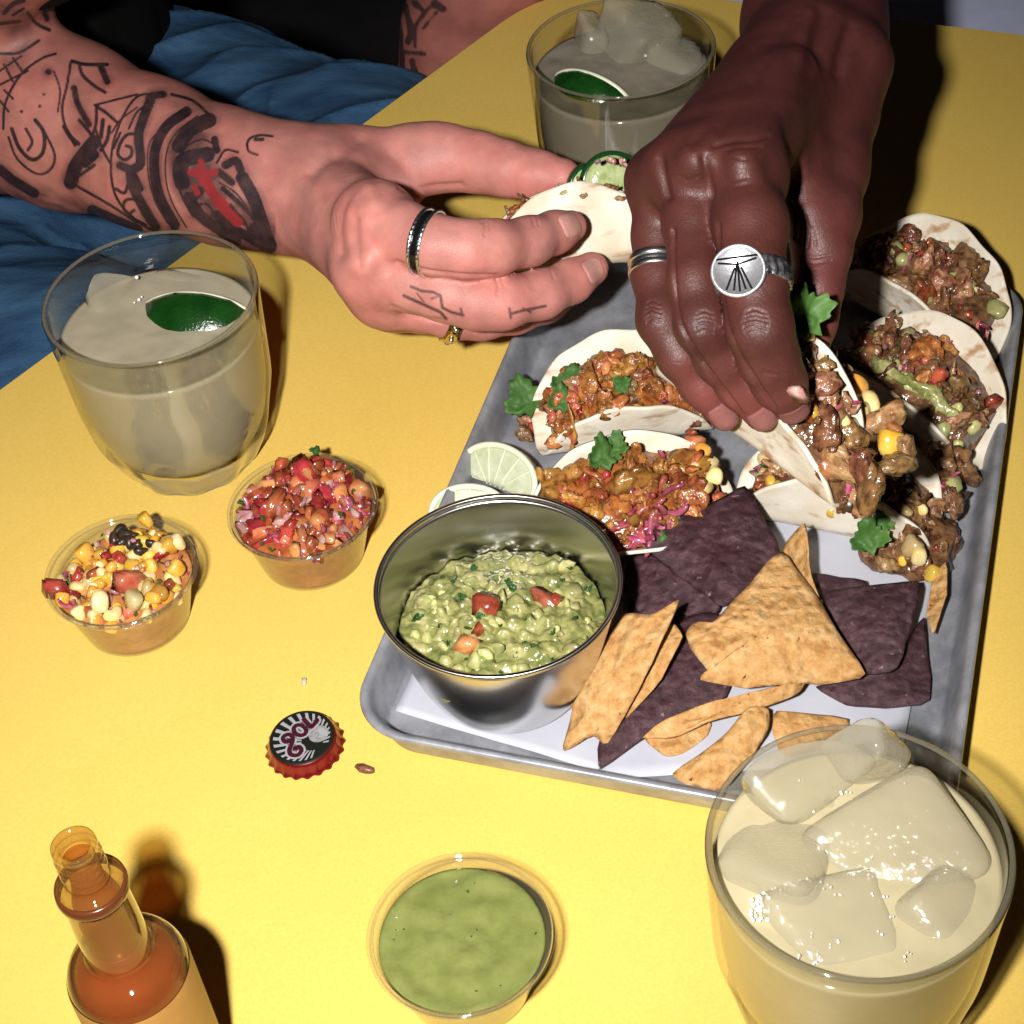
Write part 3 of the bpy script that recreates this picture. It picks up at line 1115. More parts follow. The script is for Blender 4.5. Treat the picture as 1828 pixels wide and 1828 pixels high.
K['chicken_shred'] = [shred('chicken_shred', M_meat, s + 1) for s in range(4)]
K['pork_shred'] = [shred('pork_shred', M_meatpale if s % 2 else M_meatdark, s + 11) for s in range(6)]
for s in range(3):      # curled strips of pickled onion
    th = np.linspace(-.9 + .2 * s, 1.0, 12)
    path = np.column_stack([7.5 * np.sin(th), 7.5 * (1 - np.cos(th)), .6 * np.sin(3 * th + s)])
    V, Fc = tube(path, [.5, .9, 1.1, 1.2, 1.25, 1.3, 1.3, 1.25, 1.2, 1.1, .9, .5], 8)
    V[:, 2] *= .75
    K['red_onion_piece'].append(mesh_data('red_onion_piece', V, Fc, M_redonion))


def rrot():
    return (random.uniform(0, 6.28), random.uniform(0, 6.28), random.uniform(0, 6.28))


def flatrot(t=.5):
    return (random.uniform(-t, t), random.uniform(-t, t), random.uniform(0, 6.28))


def piece(kind, parent, P, s=1.0, rot=None):
    s3 = tuple(s * random.uniform(.62, 1.45) for _ in range(3)) if kind not in ('corn_kernel', 'charred_kernel', 'red_onion_piece') else s
    return put(kind, random.choice(K[kind]), parent, P, rrot() if rot is None else rot, s3)


# lumps, tomato and cilantro in the guacamole
for k in range(90):
    r_ = 38 * math.sqrt(random.random()); t = random.uniform(0, 6.28)
    q = np.array([[r_ * math.cos(t), r_ * math.sin(t), 0]])
    piece('avocado_piece', gu, (BX + q[0, 0], BY + q[0, 1], BZ + guac_h(q)[0] - .8), random.uniform(.35, .9))
for k in range(46):
    r_ = 38 * math.sqrt(random.random()); t = random.uniform(0, 6.28)
    q = np.array([[r_ * math.cos(t), r_ * math.sin(t), 0]])
    piece('cilantro_bit', gu, (BX + q[0, 0], BY + q[0, 1], BZ + guac_h(q)[0] + .3), random.uniform(.5, 1.2), flatrot(.9))
for px, py, s in [(868, 1100, 2.2), (880, 1085, 1.3), (972, 1068, 1.6), (858, 1135, .9), (836, 1158, 1.2), (992, 1070, .8)]:
    P = un(px, py, BZ + 38)
    q = np.array([[P[0] - BX, P[1] - BY, 0]])
    piece('tomato_piece', gu, (P[0], P[1], BZ + guac_h(q)[0] + .5), s)

# ================================================================== clear portion cups
M_cup = clear('clear_plastic_cup', (.955, .955, .945), rough=.05, ior=1.5, haze=.03, hazecol=(.8, .8, .78), gain=1.4)
cup_out = smooth_prof([(0.01, .8), (18, .7), (21.5, 0), (23, .8), (24.0, 4), (27.2, 17), (30.3, 28.2)], 4)
cup_lip = [(30.7, 29.2), (32.2, 29.4), (33.0, 30.0), (33.1, 31.0), (32.4, 31.6), (31.3, 31.3), (30.6, 30.6)]
cup_in = smooth_prof([(29.9, 28.4), (26.8, 17), (23.5, 4.2), (22.4, 1.4), (18, 1.3), (0.01, 1.4)], 4)


def cup_in_r(z):
    return np.interp(z, [1.4, 4.2, 17, 28.4, 31], [22.4, 23.5, 26.8, 29.9, 30.6]) - .15


def cup(cx, cy, label):
    t = thing('portion_cup', (cx, cy, 0), label, 'portion cup', 'clear plastic portion cups')
    V, Fc = lathe(cup_out + cup_lip[:2] + [cup_lip[-1]] + cup_in, 84)
    mesh('cup_wall', V + [cx, cy, 0], Fc, M_cup, t)
    V, Fc = lathe([(31.9 + 1.25 * math.cos(u), 30.3 + .95 * math.sin(u)) for u in np.linspace(0, 2 * math.pi, 11)[:-1]], 84, closed=True)
    mesh('rim', V + [cx, cy, 0], Fc, M_cup, t.children[0])
    return t


def fill_mesh(top_fn, zb=1.6, ztop=26.0, n=84, rings=26):
    """contents of a cup: side against the wall and an uneven top"""
    zs = np.linspace(zb, ztop, 10)
    prof = [(0.01, zb)] + [(float(cup_in_r(z)), float(z)) for z in zs]
    V, Fc = lathe(prof, n)
    rm = prof[-1][0]
    base = len(V) - n
    a = np.arange(n) * 2 * np.pi / n
    T = []
    for k in range(1, rings):
        r_ = rm * (1 - k / rings)
        p = np.stack([r_ * np.cos(a), r_ * np.sin(a), 0 * a], -1)
        p[:, 2] = ztop + (top_fn(p)) * min(1, k / 2)
        T.append(p)
    V = np.concatenate([V] + T)
    for j in range(rings - 1):
        for i in range(n):
            i2 = (i + 1) % n
            Fc.append((base + j * n + i, base + j * n + i2, base + (j + 1) * n + i2, base + (j + 1) * n + i))
    return cap_rings(V, Fc, n, False, True)


CUPS = {'corn': (-167.3, 525.2), 'pico': (-90.4, 552.4), 'green': (-33.2, 332.4)}
# green salsa
cx, cy = CUPS['green']
cup(cx, cy, 'clear plastic portion cup of smooth green salsa')
M_salsa = simple('green_salsa', (.155, .178, .046), .10, .5, col2=(.195, .218, .064), vscale=130, bump=.6, bscale=140)
gs = thing('green_salsa', (cx, cy, 1.6), 'smooth green salsa filling the cup at the bottom', 'salsa')
V, Fc = fill_mesh(lambda p: fbm(p, 13, 31) * 1.1 + .35 * np.sin(np.hypot(p[:, 0] - 4, p[:, 1]) * .55 + np.arctan2(p[:, 1], p[:, 0] - 4)) + np.exp(-((p[:, 0] - 2) ** 2 + (p[:, 1] + 9) ** 2) / 9) * .8, ztop=26.5)
mesh('salsa', V + [cx, cy, 0], Fc, M_salsa, gs)
for k in range(14):
    r_ = 26 * math.sqrt(random.random()); t = random.uniform(0, 6.28)
    piece('cilantro_bit', gs, (cx + r_ * math.cos(t), cy + r_ * math.sin(t), 26.9), random.uniform(.12, .3), flatrot(.2))
V, Fc = ico(2)
bub = mesh_data('bubble', V, Fc, M_bub)
for px, py, s in [(762, 1631, .5), (833, 1712, .9), (822, 1714, .6), (891, 1741, .5), (841, 1699, .4), (943, 1707, .4)]:
    put('bubble', bub, gs.children[0], un(px, py, 27), s=s)

# chopped tomato salsa
cx, cy = CUPS['pico']
cup(cx, cy, 'clear plastic portion cup heaped with chopped tomato salsa')
pc = thing('tomato_salsa', (cx, cy, 1.6), 'chopped tomato and red onion salsa heaped in a cup', 'salsa')
M_juice = simple('tomato_juice', (.26, .055, .016), .12, .5, col2=(.46, .15, .045), vscale=150, bump=.8, bscale=220)
def heap(p, hgt):
    r = np.hypot(p[:, 0], p[:, 1])
    return hgt * np.clip(1 - (r / 29) ** 2, 0, 1) + fbm(p, 7, 12) * 1.1
V, Fc = fill_mesh(lambda p: heap(p, 5), ztop=25.5)
mesh('juice', V + [cx, cy, 0], Fc, M_juice, pc)
for k in range(250):
    r_ = 27.5 * math.sqrt(random.random()); t = random.uniform(0, 6.28)
    x, y = r_ * math.cos(t), r_ * math.sin(t)
    z = 25.5 + heap(np.array([[x, y, 0]]), 5)[0] + random.uniform(-.6, 1.8) + max(0, (y - 2) / 9) * 1.6 * random.random()
    kd = random.choices(['tomato_piece', 'red_onion_piece', 'onion_piece', 'cilantro_bit'], [.38, .24, .20, .18])[0]
    piece(kd, pc, (cx + x, cy + y, z), random.uniform(.6, 1.5) if kd != 'red_onion_piece' else random.uniform(.55, 1.05))
for px, py, z, s in [(545, 838, 36, 2.0), (560, 850, 35, 1.7), (532, 862, 33, 1.5), (566, 832, 36, 1.2), (480, 870, 29, 1.7), (490, 905, 30, 1.6), (508, 858, 31, 1.3)]:
    piece('tomato_piece', pc, un(px, py, z), s)
piece('cilantro_bit', pc, un(571, 806, 32), 1.6)

# corn salsa
cx, cy = CUPS['corn']
cup(cx, cy, 'clear plastic portion cup heaped with charred corn salsa')
cs = thing('corn_salsa', (cx, cy, 1.6), 'corn kernel salsa with charred bits heaped in a cup', 'salsa')
M_cjuice = simple('corn_juice', (.36, .12, .03), .15, .5, col2=(.55, .26, .09), vscale=120, bump=.8, bscale=200)
V, Fc = fill_mesh(lambda p: heap(p, 3), ztop=24.5)
mesh('juice', V + [cx, cy, 0], Fc, M_cjuice, cs)
for k in range(190):
    r_ = 27.5 * math.sqrt(random.random()); t = random.uniform(0, 6.28)
    x, y = r_ * math.cos(t), r_ * math.sin(t)
    z = 24.8 + heap(np.array([[x, y, 0]]), 3)[0] + random.uniform(-.5, 2.2)
    kd = random.choices(['corn_kernel', 'tomato_piece', 'onion_piece', 'cilantro_bit', 'red_onion_piece'], [.56, .13, .12, .11, .08])[0]
    piece(kd, cs, (cx + x, cy + y, z), {'corn_kernel': random.uniform(.72, 1.05), 'cilantro_bit': .7}.get(kd, random.uniform(.5, .95)))
for px, py, s in [(205, 962, .9), (215, 948, .9), (225, 955, 1.0), (232, 968, .9), (244, 972, .8), (250, 984, .8), (213, 972, .7), (268, 970, .6), (222, 968, .9), (238, 958, .7)]:
    piece('charred_kernel', cs, un(px, py, 31), s)
for px, py, s in [(176, 1075, 1.45), (238, 1072, 1.35), (152, 988, 1.3), (300, 975, 1.2), (318, 968, 1.1), (285, 980, 1.0), (315, 1015, 1.1), (260, 928, 1.1), (287, 1060, 1.1), (275, 1068, 1.0)]:
    piece('corn_kernel', cs, un(px, py, 31), s, flatrot(.7))
piece('tomato_piece', cs, un(100, 1048, 30), 1.7); piece('tomato_piece', cs, un(235, 1038, 31), 1.6)

# ================================================================== hot sauce bottle
HBX, HBY = -136.0, 302.0
bo = thing('sauce_bottle', (HBX, HBY, 0), 'open hot sauce bottle with red sauce at the lower left', 'bottle')
M_bglass = clear('bottle_glass', (.88, .79, .56), rough=.03, haze=.2, hazecol=(.52, .27, .075), gain=1.7)
bw = smooth_prof([(0.01, 0), (16, 0), (19, 1.5), (19.6, 5), (19.6, 60), (19.5, 76), (18.8, 82), (16.5, 86.5), (13.3, 88.8), (11.0, 91), (10.5, 95), (10.3, 108), (10.0, 118), (9.9, 124)], 4)
col = [(10.2, 124.4), (10.6, 125.4), (10.6, 128), (9.8, 129.2), (8.2, 129.8)]
thr = [(7.4, 130.4)]
for k in range(4):
    z = 132 + k * 3.4
    thr += [(6.5, z), (6.9, z + .8), (7.2, z + 1.4), (6.9, z + 2.1), (6.5, z + 2.7)]
thr += [(6.4, 146.6), (6.8, 147.6), (6.7, 148.6), (6.0, 149.0)]
inn = smooth_prof([(5.2, 148.6), (4.9, 147), (5.1, 131), (7.6, 122), (8.2, 100), (9.2, 92), (14, 86), (17, 81), (17.6, 70), (17.6, 6), (15, 3), (0.01, 2.6)], 4)
V, Fc = lathe(bw + col + thr + [(5.2, 148.8), (4.6, 147.5), (4.6, 143)], 72)
mesh('bottle_wall', V + [HBX, HBY, 0], Fc, M_bglass, bo)
M_collar = simple('amber_collar', (.085, .024, .008), .18, .6, coat=.4)
V, Fc = lathe([(9.95, 123.8), (10.9, 124.4), (11.2, 126.2), (10.9, 128.4), (10.0, 129.3), (9.95, 129.0)], 64, closed=True)
mesh('collar', V + [HBX, HBY, 0], Fc, M_collar, bo)
hs = thing('hot_sauce', (HBX, HBY, 3), 'dark red hot sauce filling the open bottle', 'hot sauce')
M_sauce = simple('red_hot_sauce', (.20, .018, .005), .25, .5, col2=(.25, .028, .007), vscale=80)
V, Fc = lathe([(0.01, 2.8), (15, 3.2), (17.7, 6.2), (17.75, 70), (17.2, 81), (14.2, 86.2), (9.4, 92), (8.35, 96), (8.2, 97), (0.01, 97.1)], 64)
mesh('sauce', V + [HBX, HBY, 0], Fc, M_sauce, hs)
M_film = clear('sauce_film', (.85, .45, .18), rough=.2, haze=.5, hazecol=(.44, .14, .03), gain=.4)
V, Fc = lathe([(8.1, 97.3), (8.0, 110), (7.4, 121), (5.0, 131.5), (4.95, 142)], 48)
o = mesh('sauce_film', V + [HBX, HBY, 0], Fc, M_film, hs)
# label band low on the body, cream paper with sauce colour showing round it
M_label = simple('tan_bottle_label', (.38, .19, .05), .45, .4, col2=(.44, .23, .065), vscale=60)
V, Fc = lathe([(19.75, 12), (19.85, 13), (19.85, 72), (19.8, 77.5), (19.55, 79.2)], 72)
mesh('label', V + [HBX, HBY, 0], Fc, M_label, bo)

# ================================================================== crown cap
CAPX, CAPY = un(543, 1326, 3)[:2]
cap = thing('bottle_cap', (CAPX, CAPY, 0), 'red crown bottle cap printed SOL lying face up', 'bottle cap')
M_red = simple('red_enamel', (.19, .006, .012), .25, .6, metal=.5, coat=.4)
def crimp(a, z):
    return np.clip((4.4 - z) / 4, 0, 1) * .55 * np.cos(21 * a)
V, Fc = lathe([(16.0, 0.25), (15.6, .6), (14.7, 2.4), (14.0, 4.3), (13.6, 5.4), (12.9, 6.1), (11.9, 6.4), (0.01, 6.45)], 126, crimp)
V2, F2 = lathe([(15.6, 0.25), (15.2, .6), (14.3, 2.3), (13.6, 4.2), (13.2, 5.0), (0.01, 5.9)], 126, crimp)
nv = len(V)
me_v = np.concatenate([V, V2]); me_f = Fc + [tuple(nv + i for i in f[::-1]) for f in F2] + [(i, nv + i, nv + (i + 1) % 126, (i + 1) % 126) for i in range(126)]
# face of the cap leans a little
LEAN = np.array(Euler((math.radians(2), math.radians(-3), 0)).to_matrix())
def cp(V):
    return np.asarray(V, float) @ LEAN.T + [CAPX, CAPY, .75]
mesh('cap_shell', cp(me_v), me_f, M_red, cap)
M_ink = simple('black_print', (.010, .012, .008), .3)
M_wht = simple('silver_print', (.42, .42, .45), .3, metal=.3)
M_mar = simple('maroon_print', (.045, .008, .016), .3)
M_gry = simple('grey_print', (.30, .30, .31), .35, col2=(.16, .16, .15), vscale=900)
# directions on the cap face: letters climb from lower left to upper right of the photo
e1 = nrm((un(590, 1285, 6) - un(505, 1350, 6))[:2]); 
e1 = np.array([e1[0], e1[1]]); e2 = np.array([-e1[1], e1[0]])
def face_pt(x, y, z):
    q = e1 * x + e2 * y
    return (q[0], q[1], z)
V, Fc = lathe([(13.25, 6.02), (12.6, 6.38), (11.9, 6.47), (0.01, 6.52)], 64)
disc = mesh('printed_disc', cp(V), Fc, M_ink, cap)
# sun rays
for k in range(22):
    an = math.radians(-55 + k * 14)
    if 248 < math.degrees(an) % 360 < 300: continue
    cx0, cy0 = 1.5, -5.0
    pts = []
    for rr, wd in ((4.5, .3), (17, .85)):
        for sg in (-1, 1):
            pts.append((cx0 + rr * math.cos(an) - sg * wd * math.sin(an), cy0 + rr * math.sin(an) + sg * wd * math.cos(an)))
    pts = [pts[0], pts[2], pts[3], pts[1]]
    pts = [np.array(p) * min(1, 11.7 / max(np.hypot(*p), .01)) for p in pts]
    mesh('sun_ray', cp([face_pt(p[0], p[1], 6.60) for p in pts]), [(0, 1, 2, 3)], M_wht, disc, smooth=False)
def ribbon(pts, wd, z):
    p = np.array(pts, float)
    q = []
    for i in range(len(p)):
        t = nrm(p[min(i + 1, len(p) - 1)] - p[max(i - 1, 0)])
        n_ = np.array([-t[1], t[0]])
        ww = wd[i] if hasattr(wd, '__len__') else wd
        q += [p[i] + n_ * ww, p[i] - n_ * ww]
    V = [face_pt(a_[0], a_[1], z) for a_ in q]
    return V, [(2 * i, 2 * i + 1, 2 * i + 3, 2 * i + 2) for i in range(len(p) - 1)]
def cr(pts, k=8):
    return smooth_prof(pts, k)
letters = []
letters.append(cr([(-3.6, 2.6), (-4.9, 1.7), (-5.9, 3.0), (-5.0, 4.9), (-3.0, 4.7), (-2.2, 2.6), (-4.0, .2), (-7.0, -1.6), (-8.2, -4.0), (-6.6, -6.3), (-4.2, -5.8), (-3.6, -3.8), (-5.0, -2.9), (-5.8, -4.0)]))
letters = [[(x - .2, y + .6) for x, y in letters[0]]]
t = np.linspace(0, 2 * math.pi, 28)
letters.append([(1.6 + 2.2 * math.cos(u), 3.0 + 3.0 * math.sin(u)) for u in t])
letters.append(cr([(6.2, 6.6), (5.9, 4), (5.6, .8), (6.9, .7), (9.2, 1.2), (9.3, 2.4)]))
for i, l in enumerate(letters):
    V, Fc = ribbon(l, 1.75, 6.66); mesh('letter_outline', cp(V), Fc, M_wht, disc, smooth=False)
for i, l in enumerate(letters):
    V, Fc = ribbon(l, .95, 6.72); mesh('letter', cp(V), Fc, M_mar, disc, smooth=False)
# little hill scene at the rim
g_ = [(5.5 + 4.2 * math.cos(u), -4.2 + 4.0 * math.sin(u)) for u in np.linspace(0, 2 * math.pi, 25)[:-1]]
mesh('emblem', cp([face_pt(x, y, 6.63) for x, y in g_]), [tuple(range(24))], M_gry, disc, smooth=False)
g_ = [(7.2 + 1.5 * math.cos(u), -5.0 + 2.8 * math.sin(u)) for u in np.linspace(0, 2 * math.pi, 25)[:-1]]
mesh('emblem_highlight', cp([face_pt(x, y, 6.69) for x, y in g_]), [tuple(range(24))], M_wht, disc, smooth=False)

# crumbs on the table
M_crumb = simple('brown_crumb', (.10, .035, .02), .4, col2=(.22, .09, .05), vscale=500)
P = un(650, 1372, 1.5)
V, Fc = ico(2); V = V * (1 + .35 * fbm(V * 10, 8, 3))[:, None] * [4.2, 1.7, 1.5]
R_ = np.array(Euler((0, 0, -.45)).to_matrix())
tag(mesh('food_crumb', V @ R_.T + P, Fc, M_crumb), 'dark brown food crumb beside the bottle cap', 'crumb')
P = un(543, 1216, .9)
V, Fc = ico(2); V = V * (1 + .4 * fbm(V * 10, 8, 5))[:, None] * [1.2, 2.4, 1.0]
tag(mesh('food_crumb', V + P, Fc, simple('pale_crumb', (.55, .5, .42), .3)), 'tiny pale crumb above the bottle cap', 'crumb')

# ================================================================== tortilla chips
def chip_material(name, c0, c1, c2, spots):
    mt, nt, b = mat_new(name)
    L = nt.links
    tc = N(nt, 'ShaderNodeTexCoord')
    oi = N(nt, 'ShaderNodeObjectInfo')
    cx = N(nt, 'ShaderNodeCombineXYZ'); L.new(oi.outputs['Random'], cx.inputs[0])
    ad = N(nt, 'ShaderNodeVectorMath', operation='ADD'); L.new(tc.outputs['Object'], ad.inputs[0]); L.new(cx.outputs[0], ad.inputs[1])
    nz = N(nt, 'ShaderNodeTexNoise'); nz.inputs['Scale'].default_value = 150; nz.inputs['Detail'].default_value = 8; nz.inputs['Roughness'].default_value = .75
    L.new(ad.outputs[0], nz.inputs['Vector'])
    rp = N(nt, 'ShaderNodeValToRGB'); e = rp.color_ramp.elements
    e[0].position = .3; e[0].color = (*c0, 1); e[1].position = .72; e[1].color = (*c2, 1)
    q = e.new(.5); q.color = (*c1, 1)
    L.new(nz.outputs['Fac'], rp.inputs[0])
    n2 = N(nt, 'ShaderNodeTexNoise'); n2.inputs['Scale'].default_value = 330; n2.inputs['Detail'].default_value = 2
    L.new(ad.outputs[0], n2.inputs['Vector'])
    r2 = N(nt, 'ShaderNodeValToRGB'); r2.color_ramp.elements[0].position = .70; r2.color_ramp.elements[1].position = .76
    r2.color_ramp.elements[0].color = (0, 0, 0, 1); r2.color_ramp.elements[1].color = (1, 1, 1, 1)
    L.new(n2.outputs['Fac'], r2.inputs[0])
    mx = N(nt, 'ShaderNodeMix', data_type='RGBA')
    L.new(r2.outputs[0], mx.inputs['Factor']); L.new(rp.outputs[0], mx.inputs['A']); mx.inputs['B'].default_value = (*spots, 1)
    L.new(mx.outputs['Result'], b.inputs['Base Color'])
    b.inputs['Roughness'].default_value = .45
    b.inputs['Specular IOR Level'].default_value = .4
    vo = N(nt, 'ShaderNodeTexVoronoi', feature='SMOOTH_F1'); vo.inputs['Scale'].default_value = 260
    L.new(ad.outputs[0], vo.inputs['Vector'])
    sm = N(nt, 'ShaderNodeMath', operation='ADD'); L.new(nz.outputs['Fac'], sm.inputs[0]); L.new(vo.outputs['Distance'], sm.inputs[1])
    bp = N(nt, 'ShaderNodeBump'); bp.inputs['Distance'].default_value = .0022 if c0[0] > .2 else .0013; bp.inputs['Strength'].default_value = 1.0
    L.new(sm.outputs[0], bp.inputs['Height']); L.new(bp.outputs[0], b.inputs['Normal'])
    return mt


M_chip = chip_material('yellow_corn_chip', (.40, .165, .040), (.60, .33, .115), (.74, .52, .26), (.16, .05, .015))
M_blue = chip_material('blue_corn_chip', (.019, .007, .010), (.055, .022, .028), (.125, .066, .076), (.24, .18, .18))


def chip(pts, mat, label, bend=3.0, axis=0.0, seed=0, thick=1.15, dz=0.0):
    """outline of (photo x, photo y, height mm); bend lifts the middle"""
    P = np.array([un(x, y, z + dz) for x, y, z in pts])
    # resample with softly rounded corners
    res = []
    n = len(P)
    for i in range(n):
        a, b, c = P[i - 1], P[i], P[(i + 1) % n]
        for t in np.linspace(0, 1, 5)[:-1]:
            res.append((1 - t) * b + t * c)
    res = np.array(res)
    for _ in range(1):
        res = res * .6 + np.roll(res, 1, 0) * .2 + np.roll(res, -1, 0) * .2
    m_ = len(res)
    c = res.mean(0)
    nz_ = np.zeros(3)
    for i in range(m_):
        nz_ += np.cross(res[i] - c, res[(i + 1) % m_] - c)
    nz_ = nrm(nz_)
    if nz_[2] < 0:
        nz_ = -nz_; res = res[::-1]
    inpl = res - c - ((res - c) @ nz_)[:, None] * nz_
    res = res + inpl / (np.linalg.norm(inpl, axis=1)[:, None] + 1e-9) * (fbm(res, 6, seed) * .45)[:, None]
    rings = 11
    V = []
    xa = nrm(np.cross(nz_, [math.cos(axis), math.sin(axis), .05]))
    L_ = max(abs((res - c) @ xa)) + 1e-6
    for k in range(rings):
        t = 1 - k / rings
        q = c + (res - c) * t
        s_ = ((q - c) @ xa) / L_
        q = q + nz_ * (bend * ((1 - s_ ** 2) - (1 - (s_ / max(t, .1)) ** 2 * 1) * 0) * (1 - t ** 3) )[:, None]
        q = q + nz_ * (fbm(q, 15, seed + 3) * 1.0 + fbm(q, 6, seed + 4) * .35)[:, None]
        V.append(q)
    V = np.concatenate(V + [np.array([c + nz_ * bend])])
    Fc = grid_faces(rings, m_, True)
    b = (rings - 1) * m_
    Fc += [(b + i, b + (i + 1) % m_, len(V) - 1) for i in range(m_)]
    V, Fc = shell(V, Fc, thick)
    yel = mat is M_chip
    o = mesh('tortilla_chip', V, Fc, mat)
    return tag(o, label, 'tortilla chip', 'tortilla chips on the pan')


Y, Bc = M_chip, M_blue
chip([(1120, 1000, 12), (1160, 985, 16), (1215, 1030, 16), (1290, 1085, 14), (1260, 1112, 11), (1215, 1095, 12), (1150, 1100, 9), (1112, 1060, 9)], Bc, 'blue corn chip in shadow beside the steel bowl, under the topmost blue chip', 1, .4, 1)
chip([(1130, 1050, 5), (1200, 1060, 7), (1240, 1110, 7), (1190, 1150, 6), (1120, 1120, 5)], Bc, 'small blue corn chip corner deep between the bowl and the chips', 1, .4, 2)
chip([(1068, 1380, 4), (1067, 1322, 7), (1160, 1200, 11), (1220, 1100, 14), (1285, 1092, 15), (1296, 1180, 13), (1302, 1245, 9), (1160, 1312, 6)], Bc, 'long blue corn chip pointing at the pan edge beneath the yellow chips', 2, .8, 3)
chip([(1690, 1000, 17), (1689, 1060, 15), (1665, 1135, 12), (1652, 1100, 10), (1664, 1030, 12)], Y, 'yellow chip sliver standing against the right wall of the pan', 0, 0, 4)
chip([(1650, 1090, 10), (1664, 1258, 6), (1580, 1264, 6), (1510, 1262, 6), (1448, 1226, 8), (1556, 1206, 11), (1606, 1188, 11)], Bc, 'lower blue corn chip at the right, under another blue chip', 1.5, .2, 5)
chip([(1445, 1022, 15), (1550, 1040, 13), (1536, 1066, 13), (1465, 1068, 16), (1448, 1050, 16)], Bc, 'blue corn chip edge showing behind the right blue chip', 0, 0, 6)
chip([(1463, 1060, 19), (1540, 1048, 21), (1646, 1038, 22), (1632, 1100, 21), (1603, 1196, 18), (1550, 1208, 14), (1500, 1150, 14)], Bc, 'large blue corn chip lying at the right of the pile', 3, .3, 7)
chip([(1060, 1150, 20), (1070, 1180, 18), (1043, 1262, 6), (1000, 1266, 5), (970, 1242, 6), (962, 1222, 8), (1010, 1172, 17)], Y, 'yellow chip tucked under the rim of the steel bowl', 1.5, 1.2, 8)
chip([(1380, 1266, 11), (1522, 1284, 5), (1490, 1335, 4), (1400, 1352, 4), (1378, 1312, 7)], Y, 'yellow chip lying flat behind the front glass', 1, .2, 9)
chip([(1197, 1382, 4.5), (1226, 1403, 4.5), (1292, 1412, 5), (1340, 1352, 9), (1373, 1300, 14), (1374, 1264, 17), (1338, 1262, 17), (1300, 1310, 13), (1250, 1350, 8)], Y, 'yellow chip with a rough blistered face at the near edge of the pan', 2, .9, 10)
chip([(1148, 1318, 5), (1185, 1350, 4.5), (1218, 1346, 4.5), (1264, 1312, 5.5), (1272, 1288, 6.5), (1205, 1300, 7)], Y, 'small curled yellow chip under the long yellow chip', 1, .6, 11)
chip([(1143, 1318, 7), (1178, 1290, 13), (1258, 1256, 18), (1340, 1236, 20), (1442, 1212, 20), (1425, 1240, 15), (1340, 1268, 14), (1262, 1286, 15), (1200, 1318, 9)], Y, 'long curved yellow chip beneath the big yellow chip', 1.5, .1, 12)
chip([(1200, 1110, 30), (1221, 1134, 30), (1184, 1212, 20), (1112, 1292, 8), (1132, 1230, 16), (1170, 1160, 24)], Y, 'yellow chip leaning right behind the chip beside the bowl', 1, 1.1, 13)
chip([(1213, 1068, 44), (1184, 1140, 38), (1140, 1232, 22), (1084, 1332, 7), (1058, 1312, 9), (1004, 1342, 5), (1016, 1292, 9), (1026, 1256, 14), (1062, 1180, 26), (1090, 1120, 33), (1118, 1096, 35), (1168, 1097, 40)], Y, 'tall yellow chip leaning beside the steel bowl', 2.5, 1.1, 14)
chip([(1438, 928, 40), (1447, 1030, 32), (1498, 1152, 20), (1440, 1110, 20), (1392, 985, 26)], Y, 'yellow chip with an upright point behind the big yellow chip', 1, 1.2, 15)
chip([(1132, 945, 31), (1200, 917, 33), (1270, 900, 33), (1331, 866, 33), (1360, 922, 33), (1397, 985, 30), (1342, 1042, 31), (1292, 1087, 31), (1250, 1056, 28), (1208, 1026, 27), (1160, 986, 28)], Bc, 'topmost blue corn chip lying against the tacos', 2.5, .6, 16)
chip([(1394, 979, 34), (1448, 1050, 33), (1492, 1125, 29), (1550, 1206, 23), (1480, 1222, 19), (1400, 1220, 22), (1330, 1230, 20), (1246, 1214, 22), (1266, 1196, 25), (1232, 1160, 27), (1224, 1134, 28), (1242, 1110, 29), (1275, 1112, 31), (1340, 1040, 34)], Y, 'big yellow corn chip lying on top of the pile', 5, .35, 17)

